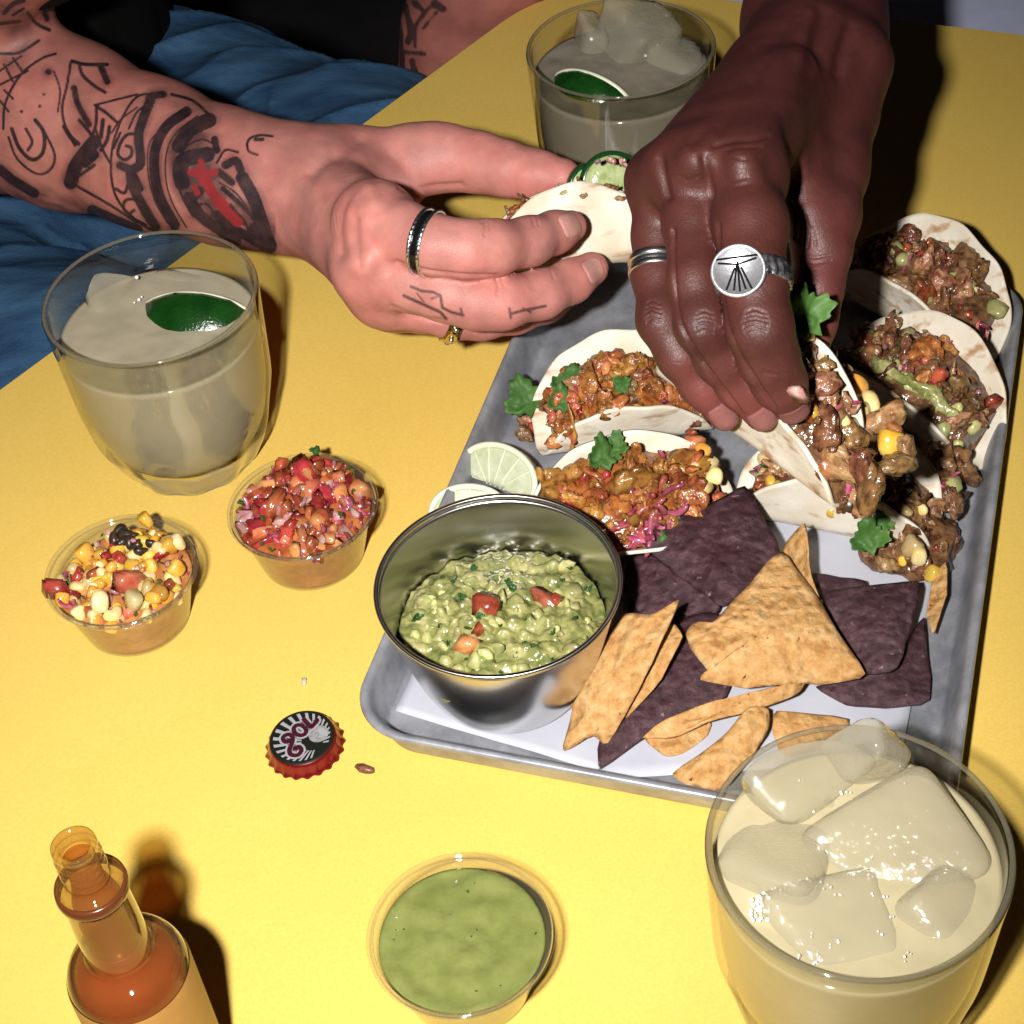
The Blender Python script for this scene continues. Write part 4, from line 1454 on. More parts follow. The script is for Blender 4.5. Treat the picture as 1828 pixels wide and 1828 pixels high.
# ================================================================== tacos
def tortilla_material():
    mt, nt, b = mat_new('flour_tortilla')
    L = nt.links
    tc = N(nt, 'ShaderNodeTexCoord')
    oi = N(nt, 'ShaderNodeObjectInfo')
    cx = N(nt, 'ShaderNodeCombineXYZ'); L.new(oi.outputs['Random'], cx.inputs[0]); L.new(oi.outputs['Random'], cx.inputs[2])
    ad = N(nt, 'ShaderNodeVectorMath', operation='ADD'); L.new(tc.outputs['Object'], ad.inputs[0]); L.new(cx.outputs[0], ad.inputs[1])
    nz = N(nt, 'ShaderNodeTexNoise'); nz.inputs['Scale'].default_value = 60; nz.inputs['Detail'].default_value = 6
    L.new(ad.outputs[0], nz.inputs['Vector'])
    rp = N(nt, 'ShaderNodeValToRGB'); e = rp.color_ramp.elements
    e[0].position = .3; e[0].color = (.60, .52, .38, 1); e[1].position = .62; e[1].color = (.72, .67, .57, 1)
    L.new(nz.outputs['Fac'], rp.inputs[0])
    n2 = N(nt, 'ShaderNodeTexNoise'); n2.inputs['Scale'].default_value = 95; n2.inputs['Detail'].default_value = 3
    mp = N(nt, 'ShaderNodeMapping'); mp.inputs['Scale'].default_value = (.5, 1.6, 1.6)
    L.new(ad.outputs[0], mp.inputs[0]); L.new(mp.outputs[0], n2.inputs['Vector'])
    r2 = N(nt, 'ShaderNodeValToRGB'); r2.color_ramp.elements[0].position = .56; r2.color_ramp.elements[1].position = .72
    r2.color_ramp.elements[0].color = (0, 0, 0, 1); r2.color_ramp.elements[1].color = (1, 1, 1, 1)
    L.new(n2.outputs['Fac'], r2.inputs[0])
    mx = N(nt, 'ShaderNodeMix', data_type='RGBA')
    L.new(r2.outputs[0], mx.inputs['Factor']); L.new(rp.outputs[0], mx.inputs['A']); mx.inputs['B'].default_value = (.40, .235, .11, 1)
    L.new(mx.outputs['Result'], b.inputs['Base Color'])
    b.inputs['Roughness'].default_value = .6
    b.inputs['Specular IOR Level'].default_value = .3
    bp = N(nt, 'ShaderNodeBump'); bp.inputs['Distance'].default_value = .0010
    L.new(nz.outputs['Fac'], bp.inputs['Height']); L.new(bp.outputs[0], b.inputs['Normal'])
    return mt


M_tort = tortilla_material()
M_fill = {
    'chicken': simple('chicken_filling', (.17, .040, .010), .2, .6, col2=(.42, .15, .036), vscale=220, bump=1.2, bscale=240),
    'pork': simple('pork_filling', (.06, .025, .011), .16, .7, col2=(.22, .11, .05), vscale=220, bump=1.2, bscale=240),
}
LEAVES = [leaf_mesh('cilantro_leaf', M_leaf, 1.0, s, 3, .02) for s in range(3)]   # unit leaves, scaled per use


def taco(name_pt, yaw, phi_n, phi_f, R=50.0, off=0.0, rf=9.0, pitch=0.0, roll=0.0, label='', fill='chicken', fh=.8, bulge=5.0, seed=0, mix=None, count=60, span=(-.8, .8), size=(.6, 1.0), ends=0.0, wave=1.6):
    """folded tortilla: origin at the bottom of the fold, axis along yaw; phi = lean of the near and far flap from upright"""
    O = np.asarray(name_pt, float)
    a = np.array([math.cos(math.radians(yaw)), math.sin(math.radians(yaw)), 0.])
    s = np.array([-a[1], a[0], 0.])            # towards the far flap
    o = np.array([0, 0, 1.])
    def rot(v, k, ang):
        c, si = math.cos(ang), math.sin(ang)
        return v * c + np.cross(k, v) * si + k * (k @ v) * (1 - c)
    a2 = rot(a, s, -math.radians(pitch)); o2 = rot(o, s, -math.radians(pitch))
    a, o = a2, o2
    s = rot(s, a, math.radians(roll)); o = rot(o, a, math.radians(roll))
    pn, pf = math.radians(phi_n), math.radians(phi_f)
    def sec(b):
        """cross-section: arc length b (far side +) -> (across, up)"""
        far_ = b >= 0
        ph = np.where(far_, pf, pn)
        th_max = np.pi / 2 - ph
        bb = np.abs(b)
        th = np.minimum(bb / rf, th_max)
        x = rf * np.sin(th); z = rf * (1 - np.cos(th))
        ex = np.maximum(bb - rf * th_max, 0)
        x = x + ex * np.sin(ph); z = z + ex * np.cos(ph)
        return np.where(far_, x, -x), z
    n, rings = 120, 26
    ang = np.arange(n) * 2 * np.pi / n
    pts = []
    for k in range(rings + 1):
        rho = R * (1 - k / rings * .999)
        edge = 1 + .012 * np.sin(5 * ang + seed) + .01 * np.sin(11 * ang + 2 * seed)
        u = rho * np.cos(ang) * edge; b = rho * np.sin(ang) * edge + off
        x, z = sec(b)
        q = np.column_stack([u, b, np.zeros(n)])
        wv = fbm(q + seed * 90, 34, seed) * wave * np.clip((np.abs(b) - 6) / 25, 0, 1)
        x = x + wv
        z = z + fbm(q + seed * 31, 22, seed + 5) * .7
        pts.append(O + u[:, None] * a + x[:, None] * s + z[:, None] * o)
    V = np.concatenate(pts)
    V, Fc = shell(V, grid_faces(rings + 1, n, True), 1.5)
    t = thing('taco', O, label, 'taco', 'soft tacos')
    mesh('tortilla', V, Fc, M_tort, t)
    # filling: top surface across the opening
    hn = sec(np.array([-(R - off) * .999]))  # rim positions in the middle
    def rim(u, side):
        L_ = math.sqrt(max(R * R - u * u, 1))
        b = off + L_ if side > 0 else off - L_
        x, z = sec(np.array([b]))
        return x[0], z[0]
    def top(u, v):
        """point on top of the filling; u along -1..1, v across 0 near .. 1 far"""
        uu = u * R
        xn, zn = rim(uu, -1); xf, zf = rim(uu, 1)
        gn, gf = fh, fh * .97
        # go down the flaps by (1 - fh)
        L_ = math.sqrt(max(R * R - uu * uu, 1))
        bn = (off - L_) * gn; bf = (off + L_) * gf
        (x0,), (z0,) = [q.tolist() for q in sec(np.array([bn]))]
        (x1,), (z1,) = [q.tolist() for q in sec(np.array([bf]))]
        x = x0 * (1 - v) + x1 * v; z = z0 * (1 - v) + z1 * v
        z = z + bulge * math.sin(math.pi * v) * (1 - abs(u) ** 4)
        x = x * .95
        return uu, x, z
    nu, nv = 34, 20
    G = []
    for i in range(nu):
        u = span[0] + (span[1] - span[0]) * i / (nu - 1)
        for j in range(nv):
            uu, x, z = top(u, j / (nv - 1))
            G.append(O + uu * a + x * s + z * o)
    G = np.array(G)
    G = G + (np.abs(fbm(G + seed * 13, 10, seed + 2)) * 3.6 - 1.2 + fbm(G, 4, seed + 8) * .8)[:, None] * o
    W = []
    for i in range(nu):                      # body below the top, down to the fold
        u = span[0] + (span[1] - span[0]) * i / (nu - 1)
        W.append(O + u * R * a + o * 1.6)
    V = np.concatenate([G, np.array(W)])
    Fc = grid_faces(nu, nv)
    nb = nu * nv
    for i in range(nu - 1):
        Fc.append((i * nv, (i + 1) * nv, nb + i + 1, nb + i))
        Fc.append(((i + 1) * nv + nv - 1, i * nv + nv - 1, nb + i, nb + i + 1))
    Fc.append(tuple([nb] + list(range(0, nv))))
    Fc.append(tuple([nb + nu - 1] + [(nu - 1) * nv + j for j in range(nv)][::-1]))
    mesh('filling', V, Fc, M_fill[fill], t)
    # pieces on top
    mix = mix or {'chicken_piece': 5, 'tomato_piece': 2, 'red_onion_piece': 1.6, 'cilantro_bit': 1.2, 'pale_meat_piece': 1.5}
    ks = list(mix)
    for k in range(count):
        u = random.uniform(span[0], span[1]); v = random.uniform(.06, .94)
        uu, x, z = top(u, v)
        kd = random.choices(ks, [mix[q] for q in ks])[0]
        P = O + uu * a + x * s + (z + random.uniform(-.3, 2.2)) * o
        piece(kd, t, P, random.uniform(*size))
    def place(u, v, h=0.0):
        uu, x, z = top(u, v)
        return O + uu * a + x * s + (z + h) * o
    return t, place, (a, s, o)


def leaf(parent, P, size, rot, k=0, name='cilantro_leaf'):
    """rot: tilt sideways, tilt up, turn in its own plane (degrees)"""
    nn = nrm(np.array([rot[1] / 60, -.55, .8]) + np.array([math.sin(rot[0]), 0, 0]) * .25)
    xx = nrm(np.cross([0, 1, .3], nn)); yy = np.cross(nn, xx)
    t = math.radians(rot[2])
    x2 = xx * math.cos(t) + yy * math.sin(t); y2 = np.cross(nn, x2)
    return put(name, LEAVES[k % 3], parent, P, Matrix((tuple(x2), tuple(y2), tuple(nn))).transposed(), size)


mixC = {'chicken_shred': 4, 'chicken_piece': 3, 'tomato_piece': 2, 'red_onion_piece': 1.2, 'cilantro_bit': 1.0, 'pale_meat_piece': 1.3}
mixC2 = {'chicken_shred': 3, 'chicken_piece': 4, 'tomato_piece': 1.2, 'red_onion_piece': .8, 'cilantro_bit': .6}
mixP = {'pork_shred': 3.5, 'dark_meat_piece': 2, 'pale_meat_piece': 2.5, 'avocado_piece': 1.8, 'tomato_piece': 2.2, 'onion_piece': 1.8, 'cilantro_bit': 2.6, 'red_onion_piece': 1.5, 'chicken_piece': 1.0}
mixK = {'pork_shred': 4, 'pale_meat_piece': 2, 'dark_meat_piece': 1.5, 'corn_kernel': 3.2, 'red_onion_piece': 1.2, 'charred_kernel': .6, 'tomato_piece': 1.2, 'onion_piece': 1.2, 'cilantro_bit': .6, 'avocado_piece': .5}
# left column, back
t1, p1, _ = taco(un(1118, 778, TZ + 2), 4, 6, 36, R=43, off=8, rf=10, label='soft taco at the upper left of the pan, chicken filling, touched by the ringed finger', fill='chicken', fh=.78, bulge=4, seed=1, mix=mixC, count=120, size=(.45, 1.15))
leaf(t1, p1(-.62, .5, 4), 15, (50, 20, 75), 0); leaf(t1, p1(-.66, .3, 4), 13, (40, -10, 95), 1); leaf(t1, p1(-.1, .3, 3), 9, (30, 0, 20), 1)
for px, py in [(1000, 690), (1018, 722), (985, 745), (1075, 720)]: piece('tomato_piece', t1, un(px, py, 24), .9)
# left column, front
t2, p2, _ = taco(un(1135, 968, TZ + 2), 3, 44, 22, R=47, off=6, rf=11, label='soft taco behind the steel bowl with pink onion on chicken', fill='chicken', fh=.84, bulge=7, seed=2, mix=mixC2, count=110, size=(.55, 1.45))
leaf(t2, p2(-.22, .72, 4), 15, (40, 10, 110), 1); leaf(t2, p2(-.14, .84, 6), 11, (60, 0, 70), 2)
leaf(t2, p2(.42, .05, 3.5), 15, (25, 10, 200), 0); leaf(t2, p2(.58, .08, 4), 13, (20, 20, 30), 1)
for k in range(26):
    piece('red_onion_piece', t2, p2(random.gauss(.04, .16), min(.9, abs(random.gauss(.18, .13))), random.uniform(2.2, 4.5)), random.uniform(.8, 1.35))
for px, py in [(1255, 805), (1268, 828), (1242, 838), (1258, 872), (1276, 850)]: piece('corn_kernel', t2, un(px, py, 38), 1.1)
for px, py in [(1240, 790), (1236, 775)]: piece('tomato_piece', t2, un(px, py, 38), 1.2)
# right column, back two
t5, p5, _ = taco(un(1625, 575, TZ + 3), -52, 15, 30, R=48, off=6, rf=11, label='soft taco in the far right corner of the pan', fill='pork', fh=.8, bulge=5, seed=5, mix=mixP, count=110, size=(.45, 1.2))
t6, p6, _ = taco(un(1618, 745, TZ + 3), -55, 22, 28, R=47, off=5, rf=11, label='soft taco along the right wall of the pan, green avocado stripe', fill='pork', fh=.8, bulge=5, seed=6, mix=mixP, count=110, size=(.45, 1.2))
for k in range(18):
    f = k / 17
    piece('avocado_piece', t6, p6(-.75 + 1.4 * f, .22 + random.uniform(-.06, .06), 1.6), random.uniform(.6, 1.0))
pth = np.array([p6(-.82 + 1.5 * f, .2 + .05 * math.sin(9 * f), 2.2) for f in np.linspace(0, 1, 40)])
V, Fc = tube(pth, 4.0 * np.sin(np.linspace(.25, 2.9, 40)) ** .5, 20)
V = V + (fbm(V, 6, 77)[:, None] * np.array([1.2, 1.2, 1.6])) + fbm(V, 2.5, 78)[:, None] * .4
mesh('avocado_spread', V, Fc, M_guac, t6)
for px, py in [(1700, 720), (1712, 735), (1722, 705), (1735, 745), (1715, 760), (1695, 700)]:
    piece('red_onion_piece', t6, un(px, py, 24), .9)
for px, py in [(1755, 580), (1745, 590), (1760, 600)]:
    piece('red_onion_piece', t5, un(px, py, 24), .8)
# right column, under the lifted one
t4, p4, _ = taco(un(1490, 935, TZ + 3), -24, 4, 40, R=46, off=4, rf=10, label='soft taco lying under the taco held by the ringed dark hand', fill='pork', fh=.75, bulge=3, seed=4, mix=mixK, count=60)
# stew spilt from it at the near right
sp = thing('spilt_filling', un(1610, 985, TZ + 2), 'spilt stewed pork and corn beside the pan wall, right of the chips', 'food')
V, Fc = ico(4)
c = un(1622, 968, 6)
V = V * (1 + .35 * fbm(V * 10, 9, 33) + .12 * fbm(V * 10, 3, 34))[:, None] * [20, 24, 11]
R_ = np.array(Euler((0, 0, -.35)).to_matrix())
mesh('stew', V @ R_.T + c, Fc, M_fill['pork'], sp)
for k in range(46):
    th = random.uniform(0, 6.28); r_ = math.sqrt(random.random())
    q = np.array([20 * r_ * math.cos(th), 24 * r_ * math.sin(th), 10 * math.sqrt(max(0, 1 - r_ * r_))]) @ R_.T
    piece(random.choices(['dark_meat_piece', 'pale_meat_piece', 'onion_piece', 'corn_kernel', 'tomato_piece'], [4, 3, 1, .8, .5])[0], sp, c + q, random.uniform(.5, .95))
for k in range(26):
    q = un(1690 + random.gauss(0, 14), 850 + random.uniform(-60, 60), 14 + random.uniform(-4, 8))
    piece(random.choices(['dark_meat_piece', 'pale_meat_piece', 'avocado_piece', 'red_onion_piece'], [5, 3, 1, .6])[0], sp, q, random.uniform(.7, 1.15))
leaf(sp, un(1558, 985, 22), 15, (50, 0, 95), 0); leaf(sp, un(1572, 950, 24), 10, (60, 0, 80), 1)
piece('corn_kernel', sp, un(1628, 975, 22), 1.4); piece('corn_kernel', sp, un(1640, 990, 21), 1.3); piece('corn_kernel', sp, un(1668, 1025, 12), 1.2)
# loose kernel on the paper
kk = put('corn_kernel', K['corn_kernel'][1], None, un(1487, 908, 22), (1.5, .2, .3), 1.25)
tag(kk, 'single yellow corn kernel stuck on the white tortilla above the chips', 'corn kernel')

# lime wedges on the pan
lw = thing('lime_wedge', un(890, 850, TZ + 8), 'cut lime wedge with its pale flesh up, behind the steel bowl', 'lime wedge')
lime_wedge(lw, un(905, 836, 17), 18.5, (14, -6, -42), arc=62)
lw = thing('lime_wedge', un(835, 885, TZ + 8), 'second lime wedge mostly hidden by the steel bowl', 'lime wedge')
lime_wedge(lw, un(842, 898, 13), 15, (14, 0, -12), arc=62)
# leaf and scraps at the left wall of the pan
lf = thing('cilantro_sprig', un(945, 715, 14), 'large green cilantro leaf leaning on the left taco', 'cilantro')
leaf(lf, un(950, 740, 15), 19, (0, -20, 95), 1, 'leaf')
for px, py, kd, s, lb in [(940, 752, 'pale_meat_piece', .9, 'brown meat scrap touching the large cilantro leaf'), (962, 745, 'pale_meat_piece', .7, 'brown meat scrap right of the large cilantro leaf'), (955, 765, 'tomato_piece', .9, 'red tomato scrap on the bare pan above the lime wedge'), (968, 772, 'tomato_piece', .8, 'red tomato scrap at the left tip of the upper left taco'), (935, 775, 'pale_meat_piece', .7, 'lowest brown meat scrap, by the pan wall above the lime'), (975, 735, 'chicken_piece', .6, 'orange chicken scrap against the left tip of the taco')]:
    o = put('food_scrap', random.choice(K[kd]), None, un(px, py, 6), rrot(), s)
    tag(o, lb, 'food scrap', 'food scraps beside the left taco')

# ================================================================== people
def J(x, y, z, rpx):
    """joint: place and radius (given as half width in the photo)"""
    P = un(x, y, z)
    return P, rpx / pxmm(P)


def chain(B, js, **kw):
    B.chain([j[0] for j in js], [j[1] for j in js], **kw)


def skin_material(name, rough, sss, bump):
    mt, nt, b = mat_new(name)
    L = nt.links
    at = N(nt, 'ShaderNodeVertexColor', layer_name='Col')
    tc = N(nt, 'ShaderNodeTexCoord')
    nz = N(nt, 'ShaderNodeTexNoise'); nz.inputs['Scale'].default_value = 85; nz.inputs['Detail'].default_value = 5
    L.new(tc.outputs['Object'], nz.inputs['Vector'])
    mr = N(nt, 'ShaderNodeMapRange'); mr.inputs[1].default_value = .3; mr.inputs[2].default_value = .7; mr.inputs[3].default_value = .86; mr.inputs[4].default_value = 1.12
    L.new(nz.outputs['Fac'], mr.inputs[0])
    mu = N(nt, 'ShaderNodeVectorMath', operation='SCALE')
    L.new(at.outputs['Color'], mu.inputs[0]); L.new(mr.outputs[0], mu.inputs['Scale'])
    L.new(mu.outputs[0], b.inputs['Base Color'])
    b.inputs['Roughness'].default_value = rough
    b.inputs['Specular IOR Level'].default_value = .38
    b.inputs['Subsurface Weight'].default_value = sss
    b.inputs['Subsurface Radius'].default_value = (.0028, .0011, .0007)
    b.inputs['Subsurface Scale'].default_value = 1.0
    v1 = N(nt, 'ShaderNodeTexVoronoi', feature='DISTANCE_TO_EDGE'); v1.inputs['Scale'].default_value = 620
    L.new(tc.outputs['Object'], v1.inputs['Vector'])
    cl = N(nt, 'ShaderNodeMath', operation='MINIMUM'); cl.inputs[1].default_value = .12; L.new(v1.outputs['Distance'], cl.inputs[0])
    n3 = N(nt, 'ShaderNodeTexNoise'); n3.inputs['Scale'].default_value = 240; n3.inputs['Detail'].default_value = 4
    L.new(tc.outputs['Object'], n3.inputs['Vector'])
    sm = N(nt, 'ShaderNodeMath', operation='MULTIPLY_ADD'); sm.inputs[1].default_value = 2.2
    L.new(cl.outputs[0], sm.inputs[0]); L.new(n3.outputs['Fac'], sm.inputs[2])
    bp = N(nt, 'ShaderNodeBump'); bp.inputs['Distance'].default_value = bump * MM; bp.inputs['Strength'].default_value = 1
    L.new(sm.outputs[0], bp.inputs['Height']); L.new(bp.outputs[0], b.inputs['Normal'])
    return mt


def poly_dist(px, pts):
    """distance of photo points to a polyline"""
    full = np.full(len(px), 1e3)
    pts = np.array(pts, float)
    near = ((px > pts.min(0) - 40) & (px < pts.max(0) + 40)).all(1)
    px = px[near]
    d = np.full(len(px), 1e3)
    if len(pts) == 1:
        full[near] = np.hypot(px[:, 0] - pts[0, 0], px[:, 1] - pts[0, 1])
        return full
    for i in range(len(pts) - 1):
        a, b = pts[i], pts[i + 1]
        v = b - a
        t = np.clip(((px - a) @ v) / (v @ v + 1e-9), 0, 1)
        q = px - a - t[:, None] * v
        d = np.minimum(d, np.hypot(q[:, 0], q[:, 1]))
    full[near] = d
    return full


def blob(V, c, r):
    return np.exp(-(((V - c) ** 2).sum(1)) / (2 * r * r))


def nail(B, tip, back, normal, L=6.2, W=5.2, T=1.5):
    """fingernail on the finger end; returns its frame for colouring"""
    ax = nrm(np.asarray(tip) - np.asarray(back))
    nn = nrm(normal - ax * (normal @ ax))
    sd = np.cross(ax, nn)
    return (np.asarray(tip, float), ax, sd, nn, L, W, T)


# ------------------------------------------------------------------ the tattooed person: right arm and hand
lo = np.array([-330, 560, 5]); hi = np.array([95, 960, 190])
B = Body(lo, hi, 1.35)
wr = J(545, 345, 84, 108)
arm = [J(-190, 95, 85, 175), J(-40, 165, 80, 165), J(120, 222, 80, 143), J(270, 275, 80, 126), J(405, 316, 82, 112), J(490, 334, 84, 104), wr]
chain(B, arm, k=14, kroot=10)
chain(B, [J(-190, 60, 80, 150), J(-70, -60, 150, 150), J(60, -190, 215, 150)], k=14, kroot=22)     # upper arm
iM = J(672, 398, 112, 66); mM = J(668, 476, 97, 66); rM = J(690, 520, 80, 58); pM = J(700, 535, 58, 50)
for q, r2 in ((iM, 74), (mM, 74), (rM, 66), (pM, 58)):
    a_ = (J(575, 350, 86, 92)); 
    B.chain([a_[0], q[0]], [r2 / pxmm(a_[0]), q[1]], kroot=16)
B.chain([iM[0], mM[0], rM[0], pM[0]], [iM[1] * .92, mM[1] * .92, rM[1] * .92, pM[1] * .9], kroot=10)
# thumb side of the palm
tC = J(620, 300, 84, 66); tM = J(768, 277, 84, 55)
B.chain([J(560, 320, 84, 80)[0], tC[0], tM[0]], [J(560, 320, 84, 80)[1], tC[1], tM[1]], k=12, kroot=14)
B.chain([J(640, 345, 86, 70)[0], J(725, 338, 80, 40)[0]], [J(640, 345, 86, 62)[1], J(725, 338, 80, 34)[1]], kroot=12)
def finger(js, root, kroot=9, reach=20, k=5, ktip=.8):
    chain(B, js, k=k, kroot=kroot, root=root, reach=reach, ktip=ktip)
T_ = [J(742, 286, 84, 58), J(800, 282, 84, 57), J(855, 290, 84, 52), J(905, 302, 84, 47), J(955, 312, 84, 43), J(1003, 318, 85, 36)]
finger(T_, T_[0][0], 12, 24)
I_ = [iM, J(720, 418, 117, 56), J(775, 438, 118, 52), J(835, 446, 116, 50), J(880, 443, 114, 48), J(945, 431, 107, 42), J(990, 415, 102, 36), J(1019, 404, 99, 29)]
finger(I_, iM[0], 12, 22)
Mi = [mM, J(730, 500, 97, 54), J(795, 521, 95, 51), J(850, 537, 92, 50), J(895, 539, 90, 48), J(965, 526, 84, 42), J(1020, 502, 80, 37), J(1056, 480, 78, 31)]
finger(Mi, mM[0], 12, 22)
Ri = [rM, J(745, 540, 74, 47), J(810, 560, 68, 44), J(860, 563, 62, 42), J(920, 556, 58, 38), J(975, 540, 56, 34), J(1010, 524, 56, 28)]
finger(Ri, rM[0], 10, 20)
Pi = [pM, J(750, 552, 52, 40), J(800, 563, 44, 36), J(850, 560, 40, 34), J(910, 548, 40, 28)]
finger(Pi, pM[0], 10, 18)
# knuckles, tendons, web folds
for q, r_ in ((iM, 15.5), (mM, 15.5), (rM, 13)):
    B.ball(q[0] + np.array([-1, -3.5, 4.0]), r_, 6)
for p0, p1 in (((600, 372, 101), (660, 395, 124)), ((592, 392, 92), (650, 468, 112))):
    a_, b_ = un(*p0), un(*p1)
    B.chain([a_, b_], [4.2, 4.2], kroot=9)
# grooves: fold by the thumb, finger creases
# fingernails
nails = []
for tip, back, nv in ((un(1026, 399, 104), un(985, 418, 106), nrm(un(1030, 380, 130) - un(1012, 408, 100))), (un(1066, 478, 82), un(1025, 502, 86), nrm(un(1085, 470, 110) - un(1050, 490, 82)))):
    nails.append(nail(B, tip, back, nv))
V, Q = B.mesh()
V = relax(V, Q, 2, .5)
V2, Q2 = split_quads(V, Q)
V2 = relax(V2, Q2, 2, .5)
Nn = vert_normals(V2, Q2)
# nail plates: push the surface up a little inside an ellipse
ncol = np.zeros(len(V2))
for tip, ax, sd, nn, L_, W_, T__ in nails:
    q = V2 - (tip - ax * L_ * .75)
    u, v, h_ = q @ ax / (L_ * 1.05), q @ sd / W_, q @ nn
    e = u ** 4 + v ** 4
    m_ = (e < 1) & (Nn @ nn > .15) & (np.abs(h_) < 9)
    near = (e < 1.35) & (Nn @ nn > .1) & (np.abs(h_) < 9)
    V2[near & ~m_] -= nn * .25
    V2[m_] += nn * .35
    ncol[m_] = 1
Nn = vert_normals(V2, Q2)
def crease(V2, Nn, lines, org, scl):
    """press wrinkles (depth mm, half width in photo px) along drawn lines into the skin facing the lines"""
    px = pr(V2)
    fr = np.clip(np.einsum('ij,ij->i', Nn, CC - V2) / 400, 0, 1)
    out = V2.copy()
    for pts, dep, sg in lines:
        p_ = [(org[0] + x / scl, org[1] + y / scl) for x, y in pts]
        if len(p_) > 2: p_ = smooth_prof(p_, 5)
        d = poly_dist(px, p_)
        out -= Nn * (fr * dep * np.exp(-(d / sg) ** 2))[:, None]
    return out


V2 = crease(V2, Nn, [
    ([(925, 640), (935, 690), (930, 730)], .7, 2.6), ([(950, 650), (958, 695)], .5, 2.2), ([(900, 625), (910, 660)], .4, 2.2), ([(1190, 640), (1200, 680)], .35, 2.2), ([(1215, 636), (1225, 676)], .35, 2.2),
    ([(990, 960), (1005, 1010), (1000, 1060)], .5, 2.4), ([(1020, 965), (1035, 1010)], .4, 2.2), ([(1290, 925), (1305, 965)], .35, 2.2),
    ([(470, 465), (560, 520), (640, 570), (730, 592)], 2.0, 5), ([(540, 480), (680, 462), (800, 455)], .9, 5), ([(560, 520), (660, 540), (760, 545)], .5, 3), ([(600, 545), (690, 575)], .5, 3),
    ([(-20, 390), (60, 320), (160, 262), (230, 225)], 1.6, 12), ([(180, 430), (125, 560), (105, 700), (130, 820)], 2.6, 20), ([(215, 640), (225, 760), (240, 900)], 1.6, 12), ([(60, 500), (20, 640)], 1.2, 12),
    ([(450, 880), (600, 925), (800, 950), (1000, 955)], 1.2, 4), ([(420, 1120), (560, 1175), (700, 1200)], 1.0, 4), ([(120, 300), (260, 330), (330, 400)], 1.2, 14),
    ([(1080, 260), (1090, 310)], .4, 2.4), ([(1060, 262), (1068, 300)], .4, 2.4), ([(300, 480), (330, 540)], -1.2, 14), ([(310, 820), (320, 860)], -.8, 12),
], (560, 180), 3.0467)
Nn = vert_normals(V2, Q2)
px = pr(V2)
front = np.einsum('ij,ij->i', Nn, CC - V2) > 0
# skin tones
base = np.array([.48, .195, .165])
col = np.tile(base, (len(V2), 1))
red = np.array([.56, .185, .15])
for c_, r_, w_ in [(iM[0], 16, .5), (mM[0], 16, .5), (I_[4][0], 12, .35), (Mi[4][0], 12, .4), (I_[-1][0], 11, .7), (Mi[-1][0], 11, .7), (T_[2][0], 16, .45), (T_[4][0], 14, .6), (Ri[3][0], 14, .5)]:
    b_ = blob(V2, c_, r_)[:, None] * w_
    col = col * (1 - b_) + red * b_
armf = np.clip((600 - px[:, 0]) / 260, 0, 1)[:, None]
col = col * (1 - armf * .6) + np.array([.32, .108, .082]) * armf * .6      # flash falloff painted into the forearm colour, plus a slight tan
col = col * (1 + .12 * fbm(V2, 22, 40) + .07 * fbm(V2, 5, 41))[:, None] * (1 + fbm(V2, 11, 47)[:, None] * np.array([.02, -.07, -.06]))
col = np.where(ncol[:, None] > 0, np.array([.58, .29, .25]), col)
